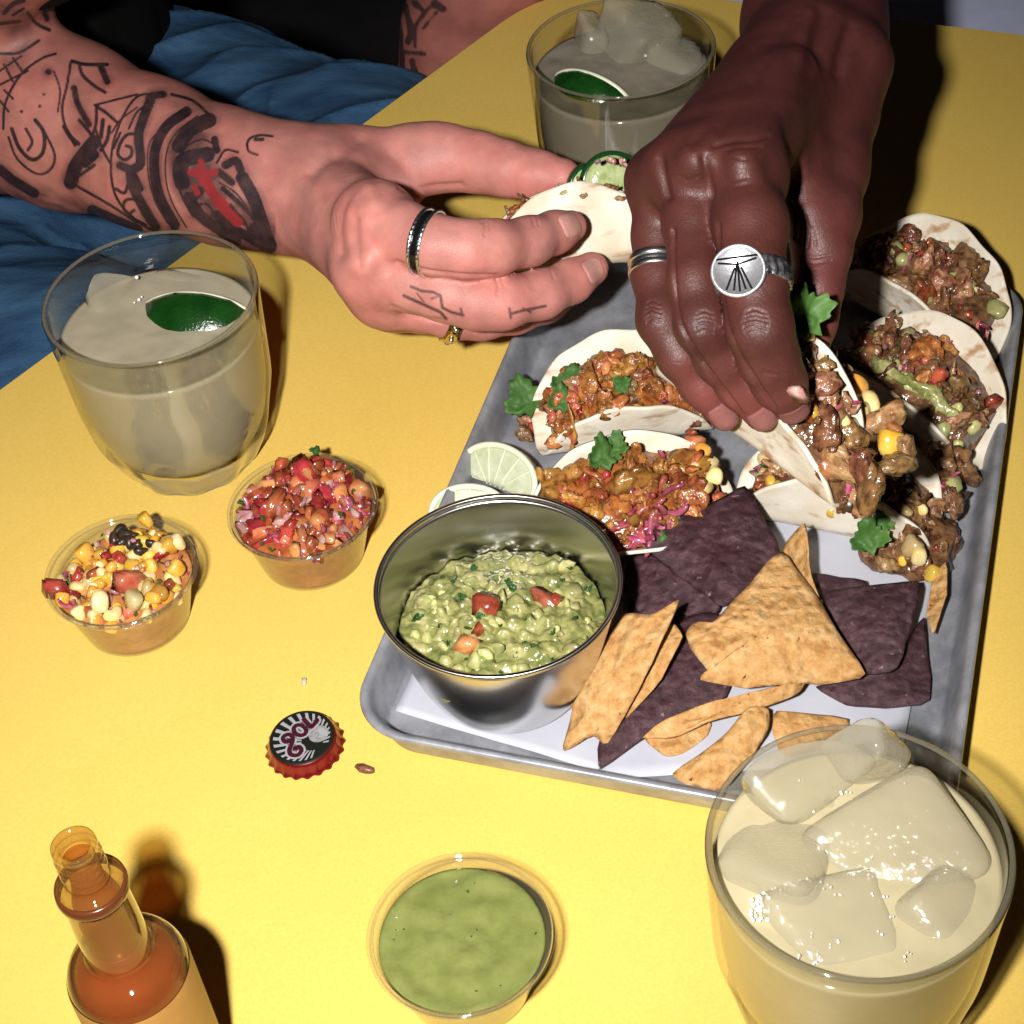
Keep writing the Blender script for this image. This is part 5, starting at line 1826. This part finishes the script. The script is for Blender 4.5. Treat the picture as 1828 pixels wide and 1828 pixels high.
# ink of the tattoos
s1_ = 2.6114
def c1(pts): return [(x / s1_, y / s1_) for x, y in pts]
def c2(pts): return [(560 + x / 3.0467, 180 + y / 3.0467) for x, y in pts]
ink = [
    ([(700, 470), (665, 560), (645, 640), (655, 760), (610, 800), (620, 870), (665, 960), (725, 1060)], 40),
    ([(560, 770), (610, 800), (650, 880)], 34),
    ([(870, 520), (775, 590), (725, 690), (720, 800), (745, 920), (815, 1050)], 42),
    ([(760, 440), (700, 450), (690, 500)], 30),
    ([(740, 440), (640, 450), (565, 560), (522, 700), (522, 850), (560, 950), (640, 1030), (700, 1070)], 9),
    ([(800, 440), (900, 470), (980, 540)], 12),
    ([(975, 560), (890, 600), (835, 680)], 62), ([(1000, 650), (1010, 700)], 30),
    ([(965, 720), (860, 745), (840, 800), (850, 850)], 66), ([(880, 920), (930, 1000), (1010, 1060), (1100, 1120)], 48),
    ([(1010, 760), (1050, 700), (1110, 710)], 9), ([(1050, 770), (1100, 750), (1120, 790)], 34), ([(1020, 800), (1080, 850)], 30),
    ([(1130, 830), (1180, 920), (1215, 1020), (1260, 1150)], 56), ([(1040, 880), (1150, 980), (1230, 1080)], 20), ([(930, 890), (900, 920)], 40),
    ([(1010, 1000), (1060, 1050), (1150, 1100), (1230, 1150)], 40), ([(1070, 960), (1140, 1040)], 22), ([(1180, 1060), (1250, 1160)], 40),
    ([(650, 640), (625, 625), (590, 630), (560, 670), (550, 720), (580, 745), (612, 725), (612, 690), (590, 680)], 13),
    ([(665, 1000), (655, 960), (625, 930), (585, 935), (575, 970), (600, 995), (625, 980)], 12),
    ([(330, 290), (312, 400), (290, 500), (305, 590), (350, 680)], 10), ([(440, 660), (390, 720), (350, 780), (330, 850)], 58), ([(400, 760), (440, 720)], 40),
    ([(335, 285), (400, 300), (500, 300)], 14), ([(470, 310), (500, 380)], 26), ([(370, 300), (385, 350), (440, 400), (490, 430)], 13),
    ([(345, 410), (365, 490), (415, 580)], 24), ([(300, 590), (330, 640), (365, 670)], 18), ([(440, 490), (520, 470), (640, 440)], 8), ([(450, 490), (445, 590), (400, 690)], 12),
    ([(450, 495), (500, 530), (545, 570)], 12), ([(445, 600), (480, 700), (520, 770)], 9), ([(480, 560), (470, 640)], 16),
    ([(165, 560), (205, 620), (200, 710), (150, 745), (90, 690), (55, 600)], 15), ([(205, 610), (255, 720), (235, 790), (170, 810), (80, 740), (40, 640)], 9),
    ([(15, 600), (25, 480), (95, 350), (190, 275), (260, 250)], 9), ([(0, 395), (130, 330)], 8), ([(0, 330), (100, 260)], 8), ([(0, 250), (90, 245), (180, 190)], 12), ([(20, 300), (60, 380)], 9), ([(60, 270), (110, 340)], 9), ([(225, 335)], 26), ([(185, 495)], 12), ([(100, 520)], 12), ([(205, 440)], 9),
    ([(700, 480), (640, 520), (600, 600)], 8), ([(800, 560), (700, 660), (690, 800), (720, 930), (780, 1040)], 5), ([(920, 540), (820, 620), (775, 720), (775, 850), (810, 960), (870, 1060)], 5), ([(560, 620), (530, 690)], 10),
    ([(830, 870), (860, 940), (900, 1010)], 9), ([(1020, 850), (1100, 900), (1160, 980), (1210, 1060)], 6), ([(900, 960), (960, 950), (990, 990), (960, 1030)], 10), ([(1030, 1010), (1060, 990), (1080, 1020), (1050, 1050)], 9), ([(1100, 1060), (1140, 1040), (1160, 1080)], 9), ([(850, 690), (940, 650), (1010, 680)], 9), ([(860, 640), (940, 610)], 12),
    ([(370, 560), (420, 620), (440, 660)], 14), ([(320, 860), (370, 820), (440, 770)], 12), ([(520, 620), (560, 560), (640, 500)], 6), ([(470, 700), (500, 650), (510, 590)], 14), ([(250, 330), (280, 420), (270, 520)], 6), ([(120, 600), (150, 660), (130, 700)], 10), ([(20, 420), (60, 460)], 8), ([(0, 470), (40, 520)], 8), ([(540, 880), (580, 900), (600, 850)], 12), ([(600, 1010), (680, 1050)], 14),
    ([(1150, 680), (1165, 645), (1215, 630), (1270, 635)], 9), ([(1150, 670), (1160, 705), (1200, 722)], 8), ([(1190, 650), (1225, 650)], 14),
    ([(430, 980), (540, 1030), (640, 1070)], 44), ([(0, 790), (60, 840), (160, 900)], 40), ([(320, 850), (380, 880), (520, 960), (640, 1040)], 10),
    ([(20, 60), (60, 20), (110, 0)], 20), ([(130, 60), (170, 110), (230, 140)], 14), ([(0, 110), (90, 100)], 14), ([(200, 40), (220, 90)], 20), ([(60, 70), (110, 40)], 12),
]
mask = np.zeros(len(V2)); wash = np.zeros(len(V2))
wn = .40 + .26 * fbm(V2, 9, 52)
for pts, wd, am in [([(880, 680), (980, 960), (1180, 1080)], 210, 1.9), ([(0, 60), (110, 120), (60, 260)], 120, 1.0), ([(640, 500), (600, 700), (660, 950)], 110, .6), ([(340, 330), (400, 660)], 70, .55), ([(0, 860), (200, 930), (520, 1040)], 90, 1.2), ([(780, 470), (960, 540)], 70, .9), ([(30, 520), (60, 700), (160, 780)], 60, .6)]:
    d = poly_dist(px, c1(pts)) - wd / s1_ / 2
    wash = np.maximum(wash, np.clip(.6 - d / 22, 0, 1) * wn * am)
for pts, wd in ink:
    p_ = c1(pts)
    if len(p_) > 2:
        p_ = smooth_prof(p_, 4)
    d0_ = poly_dist(px, p_)
    d = d0_ - (wd * 1.12 + 2.5) / s1_ / 2
    mask = np.maximum(mask, np.clip(.5 - d / 1.5, 0, 1))
    if wd >= 20:
        wash = np.maximum(wash, np.clip(1 - d / 11, 0, 1) * wn)
for pts, wd in [([(530, 1010), (590, 1035), (650, 1040), (690, 1060), (700, 1125), (750, 1150), (812, 1165)], 16), ([(490, 1060), (580, 1100), (690, 1150), (720, 1185)], 18), ([(560, 1045), (600, 1095)], 8), ([(800, 1130), (810, 1170)], 12), ([(1065, 1130), (1072, 1180)], 14), ([(1070, 1158), (1150, 1138), (1260, 1116)], 16), ([(1140, 1130), (1180, 1150)], 12), ([(690, 1060), (640, 1075)], 10)]:
    d = poly_dist(px, c2(pts)) - wd / 3.0467 / 2
    mask = np.maximum(mask, np.clip(.5 - d / 2.2, 0, 1) * .85)
mask = np.maximum(mask, np.clip(wash, 0, .8))
mask *= front * np.clip(.97 + .06 * fbm(V2, 4, 50), 0, 1)
inkc = np.array([.010, .008, .012])
col = col * (1 - mask[:, None] * .97) + inkc * mask[:, None] * .97
redm = np.zeros(len(V2))
for pts, wd in [([(932, 750), (945, 850)], 32), ([(885, 800), (950, 810), (1005, 800)], 30), ([(960, 850), (1010, 930), (1060, 990), (1110, 1035)], 46), ([(905, 870), (920, 900)], 26), ([(990, 900), (1050, 960)], 40)]:
    d = poly_dist(px, c1(pts)) - wd / s1_ / 2 + 2.0 * fbm(V2, 5, 44)
    redm = np.maximum(redm, np.clip(.5 - d / 2.0, 0, 1))
redm *= front
col = col * (1 - redm[:, None]) + np.array([.24, .020, .024]) * redm[:, None]
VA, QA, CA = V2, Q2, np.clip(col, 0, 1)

# ------------------------------------------------------------------ his other arm, hanging beyond the table edge
pts_ = [un(905, -260, 60), un(870, -60, 10), un(830, 60, -40), un(790, 190, -95), un(770, 300, -130)]
rad_ = [44, 42, 40, 34, 30]
lo = np.min(pts_, 0) - 55; hi = np.max(pts_, 0) + 55
B = Body(lo, hi, 2.2)
B.chain(pts_, rad_, k=14)
V, Q = B.mesh()
V2, Q2 = split_quads(V, Q)
V2 = relax(V2, Q2, 2, .5)
px = pr(V2)
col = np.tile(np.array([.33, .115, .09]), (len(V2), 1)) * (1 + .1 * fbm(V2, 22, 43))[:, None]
mask = np.zeros(len(V2))
def c3(pts): return [(600 + x / 4.57, y / 4.57) for x, y in pts]
for pts, wd in [([(800, 30), (870, 70)], 60), ([(560, 60), (600, 180), (620, 280), (590, 340)], 60), ([(760, 60), (680, 160), (640, 240), (640, 380)], 44), ([(540, 420), (640, 430), (720, 440)], 36), ([(520, 200), (540, 600), (530, 760)], 44), ([(620, 500), (640, 620), (600, 680)], 50), ([(700, 80), (640, 20)], 40), ([(820, 100), (760, 170), (710, 230)], 20)]:
    p_ = c3(pts); p_ = smooth_prof(p_, 4) if len(p_) > 2 else p_
    d = poly_dist(px, p_) - wd / 4.57 / 2 + 2.5 * fbm(V2, 7, 46)
    mask = np.maximum(mask, np.clip(.5 - d / 3, 0, 1))
col = col * (1 - mask[:, None] * .85) + np.array([.02, .016, .02]) * mask[:, None] * .85
n0 = len(VA)
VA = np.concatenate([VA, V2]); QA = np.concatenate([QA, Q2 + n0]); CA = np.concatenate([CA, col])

M_skin = skin_material('fair_skin', .52, .10, .17)
pA = thing('person', un(330, 60, -300), 'person in black shirt and blue jeans, tattooed arm, fingers holding a taco', 'person')
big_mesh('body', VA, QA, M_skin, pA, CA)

# jeans and shirt
def denim_material():
    mt, nt, b = mat_new('blue_denim')
    L = nt.links
    tc = N(nt, 'ShaderNodeTexCoord')
    nz = N(nt, 'ShaderNodeTexNoise'); nz.inputs['Scale'].default_value = 26; nz.inputs['Detail'].default_value = 7; nz.inputs['Roughness'].default_value = .7
    mp = N(nt, 'ShaderNodeMapping'); mp.inputs['Rotation'].default_value = (0, 0, .7); mp.inputs['Scale'].default_value = (.45, 1.6, 1)
    L.new(tc.outputs['Object'], mp.inputs[0]); L.new(mp.outputs[0], nz.inputs['Vector'])
    rp = N(nt, 'ShaderNodeValToRGB'); e = rp.color_ramp.elements
    e[0].position = .35; e[0].color = (.012, .040, .095, 1); e[1].position = .72; e[1].color = (.055, .14, .25, 1)
    L.new(nz.outputs['Fac'], rp.inputs[0])
    L.new(rp.outputs[0], b.inputs['Base Color'])
    b.inputs['Roughness'].default_value = .85
    b.inputs['Specular IOR Level'].default_value = .2
    n2 = N(nt, 'ShaderNodeTexNoise'); n2.inputs['Scale'].default_value = 900
    L.new(tc.outputs['Object'], n2.inputs['Vector'])
    bp = N(nt, 'ShaderNodeBump'); bp.inputs['Distance'].default_value = .0006
    L.new(n2.outputs['Fac'], bp.inputs['Height']); L.new(bp.outputs[0], b.inputs['Normal'])
    return mt


pn_ = nrm(np.array([d1[1], -d1[0], 0]))      # from the sitter towards the table
mid = np.append(A + d1 * 330, 0)
thR = [np.append(A + d1 * 60, 0) - pn_ * 250 + [0, 0, -130], np.append(A + d1 * 95, 0) - pn_ * 60 + [0, 0, -112], np.append(A + d1 * 120, 0) + pn_ * 190 + [0, 0, -125]]
thL = [np.append(A + d1 * 330, 0) - pn_ * 230 + [0, 0, -130], np.append(A + d1 * 335, 0) - pn_ * 50 + [0, 0, -112], np.append(A + d1 * 340, 0) + pn_ * 190 + [0, 0, -130]]
allp = np.array(thR + thL)
B = Body(allp.min(0) - 125, allp.max(0) + 125, 4.0)
B.chain(thR, [98, 92, 76], k=20); B.chain(thL, [98, 92, 76], k=20, kroot=25)
B.chain([thR[0], thL[0]], [100, 100], kroot=40)
B.chain([thR[2], thR[2] + [40, -60, -420]], [76, 55], kroot=20); B.chain([thL[2], thL[2] + [60, -60, -420]], [76, 55], kroot=20)
V, Q = B.mesh()
V, Q = split_quads(V, Q); V = relax(V, Q, 3, .5)
Nn = vert_normals(V, Q)
al = V @ np.append(d1, 0); ac = V @ pn_
fold = fbm(np.column_stack([al * .42 + ac * .38, ac * 1.1 - al * .5, V[:, 2] * .2]), 46, 60, 2)
V = V + Nn * ((1 - np.abs(fold)) ** 2 * 8 - 3)[:, None]
big_mesh('jeans', V, Q, denim_material(), pA)
M_shirt = simple('black_shirt_cloth', (.0045, .0042, .004), .9, .1, bump=.5, bscale=120)
to = [un(330, 30, -90), un(300, -60, -10), un(290, -300, 140), un(300, -620, 300)]
hipc = (thR[0] + thL[0]) / 2
hipc = hipc + np.append(d1, 0) * 25 - pn_ * 45
to = [hipc + [0, 0, 10], hipc - pn_ * 15 + [0, 0, 120], hipc - pn_ * 30 + [0, 0, 300], hipc - pn_ * 40 + [0, 0, 430]]
allp = np.array(to)
B = Body(np.minimum(allp.min(0) - 260, un(15, -165, 190) - 70), allp.max(0) + 200, 6.0)
dd = np.append(d1, 0)
for sg in (-1, 0, 1):
    B.chain([p + dd * sg * 52 for p in to], [106, 104, 112, 96], k=20, kroot=40)
shl = to[-1] - dd * 130 + [0, 0, -40]
slv = un(15, -165, 190)
B.chain([to[-1] - dd * 90, shl, slv], [80, 66, 50], k=20, kroot=30)
V, Q = B.mesh()
V, Q = split_quads(V, Q); V = relax(V, Q, 3, .5)
V = V + vert_normals(V, Q) * (fbm(V, 70, 61) * 5)[:, None]
big_mesh('shirt', V, Q, M_shirt, pA)

# ------------------------------------------------------------------ the other person: right hand from above
lo = np.array([20, 380, 60]); hi = np.array([265, 800, 290])
B = Body(lo, hi, 1.15)
wr = J(1452, 40, 176, 116)
chain(B, [J(1500, -330, 190, 150), J(1480, -140, 182, 128), wr, J(1440, 110, 178, 116)], k=14)
iM = J(1322, 318, 196, 70); mM = J(1232, 308, 196, 60); rM = J(1176, 326, 184, 46); pM = J(1168, 340, 160, 40)
h0 = J(1430, 120, 180, 104)
for q, r2 in ((iM, 78), (mM, 66), (rM, 56), (pM, 54)):
    B.chain([h0[0], q[0]], [r2 / pxmm(h0[0]), q[1] * .96], kroot=18)
B.chain([J(1380, 150, 184, 72)[0], J(1270, 262, 194, 60)[0]], [J(1380, 150, 184, 78)[1], J(1270, 262, 194, 66)[1]], kroot=14)
B.chain([iM[0], mM[0], rM[0]], [iM[1] * .9, mM[1] * .9, rM[1] * .9], kroot=10)
# thumb
tt = [J(1470, 110, 168, 92), J(1486, 210, 164, 66), J(1480, 300, 158, 58), J(1476, 385, 152, 54), J(1468, 450, 146, 48), J(1458, 515, 138, 43), J(1452, 575, 129, 38), J(1450, 618, 122, 30)]
chain(B, tt[:4], k=14, kroot=16)
chain(B, tt[3:], k=6, kroot=10, root=tt[3][0], reach=22, ktip=.8)
B.chain([J(1410, 300, 168, 50)[0], J(1440, 380, 160, 36)[0]], [J(1410, 300, 168, 54)[1], J(1440, 380, 160, 34)[1]], kroot=14)
def finger(js, root, kroot=10, reach=22, k=5, ktip=.7):
    chain(B, js, k=k, kroot=kroot, root=root, reach=reach, ktip=ktip)
I_ = [iM, J(1340, 400, 196, 64), J(1345, 500, 189, 58), J(1356, 585, 179, 57), J(1372, 640, 166, 52), J(1391, 682, 154, 46), J(1413, 722, 140, 35)]
Mi = [mM, J(1235, 400, 188, 50), J(1240, 500, 181, 46), J(1252, 580, 173, 46), J(1284, 640, 158, 42), J(1322, 690, 145, 38), J(1360, 740, 131, 31)]
Ri = [rM, J(1173, 420, 171, 42), J(1170, 490, 164, 40), J(1180, 572, 157, 41), J(1214, 635, 147, 39), J(1252, 688, 135, 35), J(1293, 742, 122, 28)]
Pi = [pM, J(1172, 420, 150, 38), J(1180, 500, 142, 36), J(1200, 580, 134, 34), J(1240, 640, 124, 30), J(1280, 690, 116, 24)]
for f_ in (I_, Mi, Ri, Pi):
    finger(f_, f_[0][0])
for q, r_ in ((iM, 15), (mM, 12.5), (rM, 9.5)):
    B.ball(q[0] + np.array([0, -1.5, 3.4]), r_, 7)
# tendons to the knuckles, bone of the wrist
for a_, b_ in (((1425, 120, 202), (1325, 290, 213)), ((1400, 130, 202), (1240, 285, 211)), ((1385, 150, 200), (1180, 300, 197))):
    B.chain([un(*a_), un(*b_)], [4.6, 4.4], kroot=11)
B.ball(un(1535, 110, 180), 13, 10)
# hollows between the knuckles, crease behind the index knuckle, web of the thumb
V, Q = B.mesh()
V = relax(V, Q, 2, .5)
V2, Q2 = split_quads(V, Q); V2 = relax(V2, Q2, 2, .5)
Nn = vert_normals(V2, Q2)
nails = []
for f_, sx in ((Ri, -.4), (Mi, -.35), (I_, -.2)):
    tip, back = f_[-1][0], f_[-2][0]
    ax = nrm(tip - back)
    tocam = nrm(CC - tip)
    nv = nrm(tocam - ax * (tocam @ ax) + np.array([sx, 0, 0]) * .3)
    nails.append((tip + ax * f_[-1][1] * .55, ax, np.cross(ax, nv), nv, 6.2, f_[-1][1] * .78, 1))
ncol = np.zeros(len(V2))
for tip, ax, sd, nn, L_, W_, T__ in nails:
    q = V2 - (tip - ax * L_ * .8)
    u, v = q @ ax / L_, q @ sd / W_
    e = u ** 4 + v ** 4
    h_ = q @ nn
    ok = (Nn @ nn > .1) & (np.abs(h_) < 10)
    m_ = (e < 1) & ok
    V2[(e < 1.4) & ok & ~m_] -= nn * .25
    V2[m_] += nn * .35
    ncol[m_] = 1
Nn = vert_normals(V2, Q2)
W1 = []
for cx_, cy_, hw_ in ((660, 1305, 52), (455, 1310, 38), (243, 1268, 32)):
    for k in range(5):
        y_ = cy_ + (k - 2) * 19
        W1.append(([(cx_ - hw_ * (1 - .1 * abs(k - 2)), y_ + 10), (cx_ - 8, y_ - 4 + 3 * (k % 2)), (cx_ + hw_ * (1 - .12 * abs(k - 2)), y_ + 9)], .42, 2.3))
def valley(fa, fb):
    q = []
    for i in range(1, 7):
        ra, rb = fa[i][1], fb[i][1]
        m_ = fa[i][0] + (fb[i][0] - fa[i][0]) * (ra / (ra + rb))
        p_ = pr(m_ + nrm(CC - m_) * .5 * min(ra, rb))
        q.append(((p_[0] - 1060) * 2.285, p_[1] * 2.285))
    return q
W1 += [(valley(I_, Mi), 1.5, 4.0), (valley(Mi, Ri), 1.4, 4.0)]
V2 = crease(V2, Nn, W1 + [
    ([(450, 640), (462, 720), (478, 800)], 1.6, 9), ([(270, 650), (285, 730), (300, 800)], 1.6, 8),
    ([(490, 595), (560, 575), (640, 568), (710, 556)], .7, 5), ([(560, 640), (615, 652), (670, 640)], .35, 3), ([(540, 612), (600, 600), (680, 600)], .35, 3), ([(350, 720), (385, 735), (420, 722)], .3, 3), ([(530, 720), (570, 735), (625, 722)], .3, 3), ([(540, 750), (580, 762), (630, 750)], .3, 3),
    ([(815, 830), (830, 900), (822, 970)], .9, 3.5), ([(838, 845), (850, 920), (840, 985)], .6, 3), ([(862, 880), (880, 950), (870, 1010)], .5, 3), ([(890, 930), (905, 1000)], .4, 3), ([(850, 1040), (900, 1050), (960, 1040)], .35, 2.4), ([(848, 1062), (900, 1074), (965, 1062)], .35, 2.4),
    ([(945, 60), (910, 180), (890, 300)], 1.8, 16), ([(1045, 110), (1015, 210), (1000, 300)], 1.6, 13), ([(760, 120), (690, 270), (600, 400), (520, 520)], 1.0, 12), ([(620, 320), (500, 470), (400, 580)], .9, 11),
    ([(880, 60), (840, 220)], -1.4, 14), ([(830, 430), (850, 560), (855, 700)], -1.0, 14),
    ([(560, 1535), (600, 1545)], .3, 2.4), ([(690, 1520), (760, 1528), (820, 1515)], .35, 2.4), ([(400, 1500), (440, 1480)], .3, 2.4),
], (1060, 0), 2.285)
Nn = vert_normals(V2, Q2)
base = np.array([.062, .0165, .0140])
col = np.tile(base, (len(V2), 1))
for f_, w_ in ((Ri, .7), (Mi, .55), (I_, .45), (tt, .5)):
    b_ = np.clip(blob(V2, f_[-1][0], 15) + .5 * blob(V2, f_[-2][0], 14), 0, 1)[:, None] * w_
    col = col * (1 - b_) + np.array([.19, .050, .045]) * b_
for f_ in (I_, Mi, Ri):
    for i_, w_ in ((1, .45), (2, .5), (4, .5)):
        b_ = blob(V2, f_[i_][0], 13)[:, None] * w_
        col = col * (1 - b_) + np.array([.085, .026, .018]) * b_
    b_ = blob(V2, f_[3][0], 9)[:, None] * .45
    col = col * (1 - b_) + np.array([.038, .012, .011]) * b_
b_ = blob(V2, tt[4][0], 18)[:, None] * .6
col = col * (1 - b_) + np.array([.13, .036, .032]) * b_
col = col * (1 + .12 * fbm(V2, 18, 70) + .06 * fbm(V2, 4, 71))[:, None]
col = np.where(ncol[:, None] > 0, np.array([.24, .095, .085]), col)
pB = thing('person', un(1480, -330, 0), 'dark brown hand and forearm with two silver rings reaching down for a taco', 'person')
big_mesh('body', V2, Q2, skin_material('dark_skin', .50, .05, .17), pB, np.clip(col, 0, 1))

# ------------------------------------------------------------------ rings
M_silver = simple('polished_silver', (.86, .86, .88), .27, metal=1.0)
M_silver2 = simple('satin_silver', (.80, .81, .84), .42, metal=.85, bump=.15, bscale=700)
M_oxid = simple('blackened_silver', (.05, .05, .055), .22, metal=.9)
M_dark = simple('scaled_dark_silver', (.10, .10, .11), .3, metal=.9, col2=(.62, .62, .66), vscale=420, bump=.6, bscale=420)
M_gold = simple('worn_brass', (.62, .48, .22), .18, metal=1.0)
def ring_mesh(P, axis, R, w, t, lobes=0, amp=0, n=72):
    """band round an axis"""
    axis = nrm(axis)
    x = nrm(np.cross(axis, [.2, .1, .97])); y = np.cross(axis, x)
    a = np.arange(n) * 2 * np.pi / n
    prof = [(0, -w / 2), (t * .8, -w / 2), (t, -w * .3), (t * 1.05, 0), (t, w * .3), (t * .8, w / 2), (0, w / 2)]
    V = []
    for dr, z in prof:
        rr = R + dr + (amp * np.maximum(0, np.sin(lobes * a + (z * 3 if lobes else 0))) if dr > 0 else 0)
        V.append(P + (rr * np.cos(a))[:, None] * x + (rr * np.sin(a))[:, None] * y + z * axis)
    V = np.concatenate(V)
    Fc = [tuple(f) for f in grid_faces(len(prof), n, True)]
    m_ = (len(prof) - 1) * n
    Fc += [(m_ + i, m_ + (i + 1) % n, (i + 1) % n, i) for i in range(n)]
    return V, [f[::-1] for f in Fc]


# plain band on the ring finger
P, r_ = Ri[2]
P = P + (un(1172, 476, 173) - un(1172, 490, 172))
ax = nrm(Ri[3][0] - Ri[1][0])
t = thing('ring', P, 'plain silver band on the dark hand, nearest the left hand', 'ring')
for dz in (-2.1, 0, 2.1):
    V, Fc = ring_mesh(P + ax * dz, ax, r_ * 1.07, 2.6 if dz else 2.4, 1.3 if dz else .9)
    mesh('band', V, Fc, M_silver, t)
# signet ring
P, r_ = I_[2]
ax = nrm(I_[3][0] - I_[1][0])
t = thing('ring', P, 'large round silver signet ring with an engraved face on the dark hand', 'ring')
V, Fc = ring_mesh(P, ax, r_ * 1.01, 7.5, 1.5, 26, .8, 120)
mesh('band', V, Fc, M_dark, t)
fn = nrm(un(1312, 498, 240) - P)
fn = nrm(fn - ax * (fn @ ax)); fn = nrm(fn + nrm(CC - P) * .55)
fx = nrm(np.cross(ax, fn)); fy = np.cross(fn, fx)
c_ = un(1312, 503, 189) + 0
c_ = P + fn * (r_ + .2) + nrm(un(1312, 503, 200) - un(1340, 500, 200)) * 4.2
def fp(x, y, z): return c_ + fx * x + fy * y + fn * z
n = 48
a = np.arange(n) * 2 * np.pi / n
V = np.concatenate([[fp(r * math.cos(u), r * math.sin(u), z) for u in a] for r, z in ((7.0, -3), (9.0, 0), (9.3, 1.2), (9.1, 2.0), (8.3, 2.1), (8.2, 1.75))] )
Fc = grid_faces(6, n, True) + [tuple(5 * n + i for i in range(n)), tuple(range(n))[::-1]]
fo_ = mesh('signet_face', V, Fc, M_silver2, t)
for p0, p1 in (((-2, 7), (0, -2)), ((2, 7), (.3, -2)), ((-6.5, -3.5), (0, -2)), ((6.5, -3.2), (0, -2)), ((0, 7.5), (0, -3)), ((-4, 7), (-1, -1)), ((4.5, 6.5), (1, -1)), ((-7, -4.5), (7, -4.5))):
    p0, p1 = np.array(p0), np.array(p1)
    dirv = nrm(p1 - p0); nn_ = np.array([-dirv[1], dirv[0]]) * .35
    q = [p0 + nn_, p0 - nn_, p1 - nn_, p1 + nn_]
    V = [fp(x, y, 2.0) for x, y in q] + [fp(x, y, 1.7) for x, y in q]
    mesh('engraved_line', V, [(0, 1, 2, 3), (0, 4, 5, 1), (1, 5, 6, 2), (2, 6, 7, 3), (3, 7, 4, 0)], M_oxid, fo_, smooth=False)
M_A = bpy.data.objects
# rings on the fair hand: joints as above
IA = [J(720, 418, 117, 56), J(775, 438, 118, 52), J(835, 446, 116, 50)]
P = un(763, 434, 118); ax = nrm(IA[2][0] - IA[0][0]); r_ = IA[1][1] * 1.03
t = thing('ring', P, 'black and silver beaded ring on the index finger of the tattooed hand', 'ring')
V, Fc = ring_mesh(P, ax, r_, 5.0, 1.2); mesh('band', V, Fc, M_oxid, t)
for dz in (-2.3, 2.3):
    V, Fc = ring_mesh(P + ax * dz, ax, r_, 1.6, 1.9, 40, .35, 160); mesh('beaded_edge', V, Fc, M_silver, t)
RA = [J(745, 540, 74, 47), J(810, 560, 68, 44), J(860, 563, 62, 42)]
P = un(808, 560, 68); ax = nrm(RA[2][0] - RA[0][0]); r_ = RA[1][1] * 1.04
t = thing('ring', P, 'brass studded ring on the lower finger of the tattooed hand', 'ring')
V, Fc = ring_mesh(P, ax, r_, 6.5, 1.3, 9, .9); mesh('band', V, Fc, M_gold, t)
V0, F0 = ico(2)
stud = mesh_data('stud', V0, F0, M_silver)
x_ = nrm(np.cross(ax, [.2, .1, .97])); y_ = np.cross(ax, x_)
for k in range(12):
    u = k * math.pi / 6
    put('stud', stud, t.children[0], P + (r_ + 1.9) * (math.cos(u) * x_ + math.sin(u) * y_), s=1.2)

# ------------------------------------------------------------------ held tacos
t3, p3, fr3 = taco(un(1345, 775, 98), -52, 9, 20, R=47, off=3, rf=8, pitch=-7, label='soft taco lifted between the fingers of the dark hand', fill='pork', fh=.88, bulge=6, seed=3, mix=mixK, count=110, span=(-.72, 1.02), size=(.75, 1.25))
for px_, py_, kd, s in [(1530, 690, 'corn_kernel', 1.3), (1555, 720, 'corn_kernel', 1.3), (1505, 665, 'corn_kernel', 1.2), (1540, 740, 'corn_kernel', 1.2), (1590, 790, 'corn_kernel', 1.5), (1500, 700, 'pale_meat_piece', 1.3), (1480, 650, 'pale_meat_piece', 1.2), (1510, 770, 'tomato_piece', 1.8), (1535, 805, 'tomato_piece', 1.6), (1545, 775, 'onion_piece', 1.6), (1480, 780, 'pale_meat_piece', 1.3), (1500, 830, 'pale_meat_piece', 1.4), (1545, 845, 'dark_meat_piece', 1.4), (1560, 870, 'dark_meat_piece', 1.2), (1600, 830, 'pale_meat_piece', 1.1), (1620, 800, 'pale_meat_piece', 1.0), (1575, 750, 'pale_meat_piece', 1.3), (1490, 740, 'red_onion_piece', 1.2), (1590, 760, 'tomato_piece', 1.2), (1470, 690, 'dark_meat_piece', 1.2)]:
    piece(kd, t3, un(px_, py_, 112), s)
leaf(t3, un(1462, 590, 150), 19, (0, 15, 130), 0); piece('corn_kernel', t3, un(1435, 600, 142), 1.2)
piece('onion_piece', t3, un(1424, 704, 158), 1.1)
tg, pg, frg = taco(un(1035, 470, 62), -2, -16, -6, R=44, off=-2, rf=9, roll=-14, label='soft taco pinched in the tattooed hand, jalapeno slice on top', fill='pork', fh=.86, bulge=3, seed=9, mix=mixP, count=40, size=(.5, .8))
M_jal = simple('jalapeno_skin', (.008, .05, .012), .2, .6, coat=.3)
M_jalf = simple('jalapeno_flesh', (.28, .36, .13), .25, .5, col2=(.45, .50, .25), vscale=260, bump=.3, bscale=500)
for q, (x, y, z, R_j, rt_) in enumerate([(1092, 330, 86, 15.5, (58, 8, 6)), (1050, 334, 84, 11, (66, -14, 30))]):
    Rm = np.array(Euler([math.radians(v) for v in rt_]).to_matrix())
    c_ = un(x, y, z)
    V, Fc = lathe([(R_j * .88, -2.2), (R_j, -2), (R_j * 1.02, 0), (R_j, 2), (R_j * .88, 2.2)], 40); mesh('jalapeno_slice', V @ Rm.T + c_, Fc, M_jal, tg)
    V, Fc = lathe([(0.01, 1.6), (R_j * .4, 1.5), (R_j * .86, 1.9), (R_j * .9, -1.9), (0.01, -1.6)], 40); mesh('jalapeno_flesh', V @ Rm.T + c_, Fc, M_jalf, tg)
for k in range(7):
    piece('onion_piece', tg, un(1060 + random.uniform(-35, 60), 288 + random.uniform(-8, 8), 112), .45)
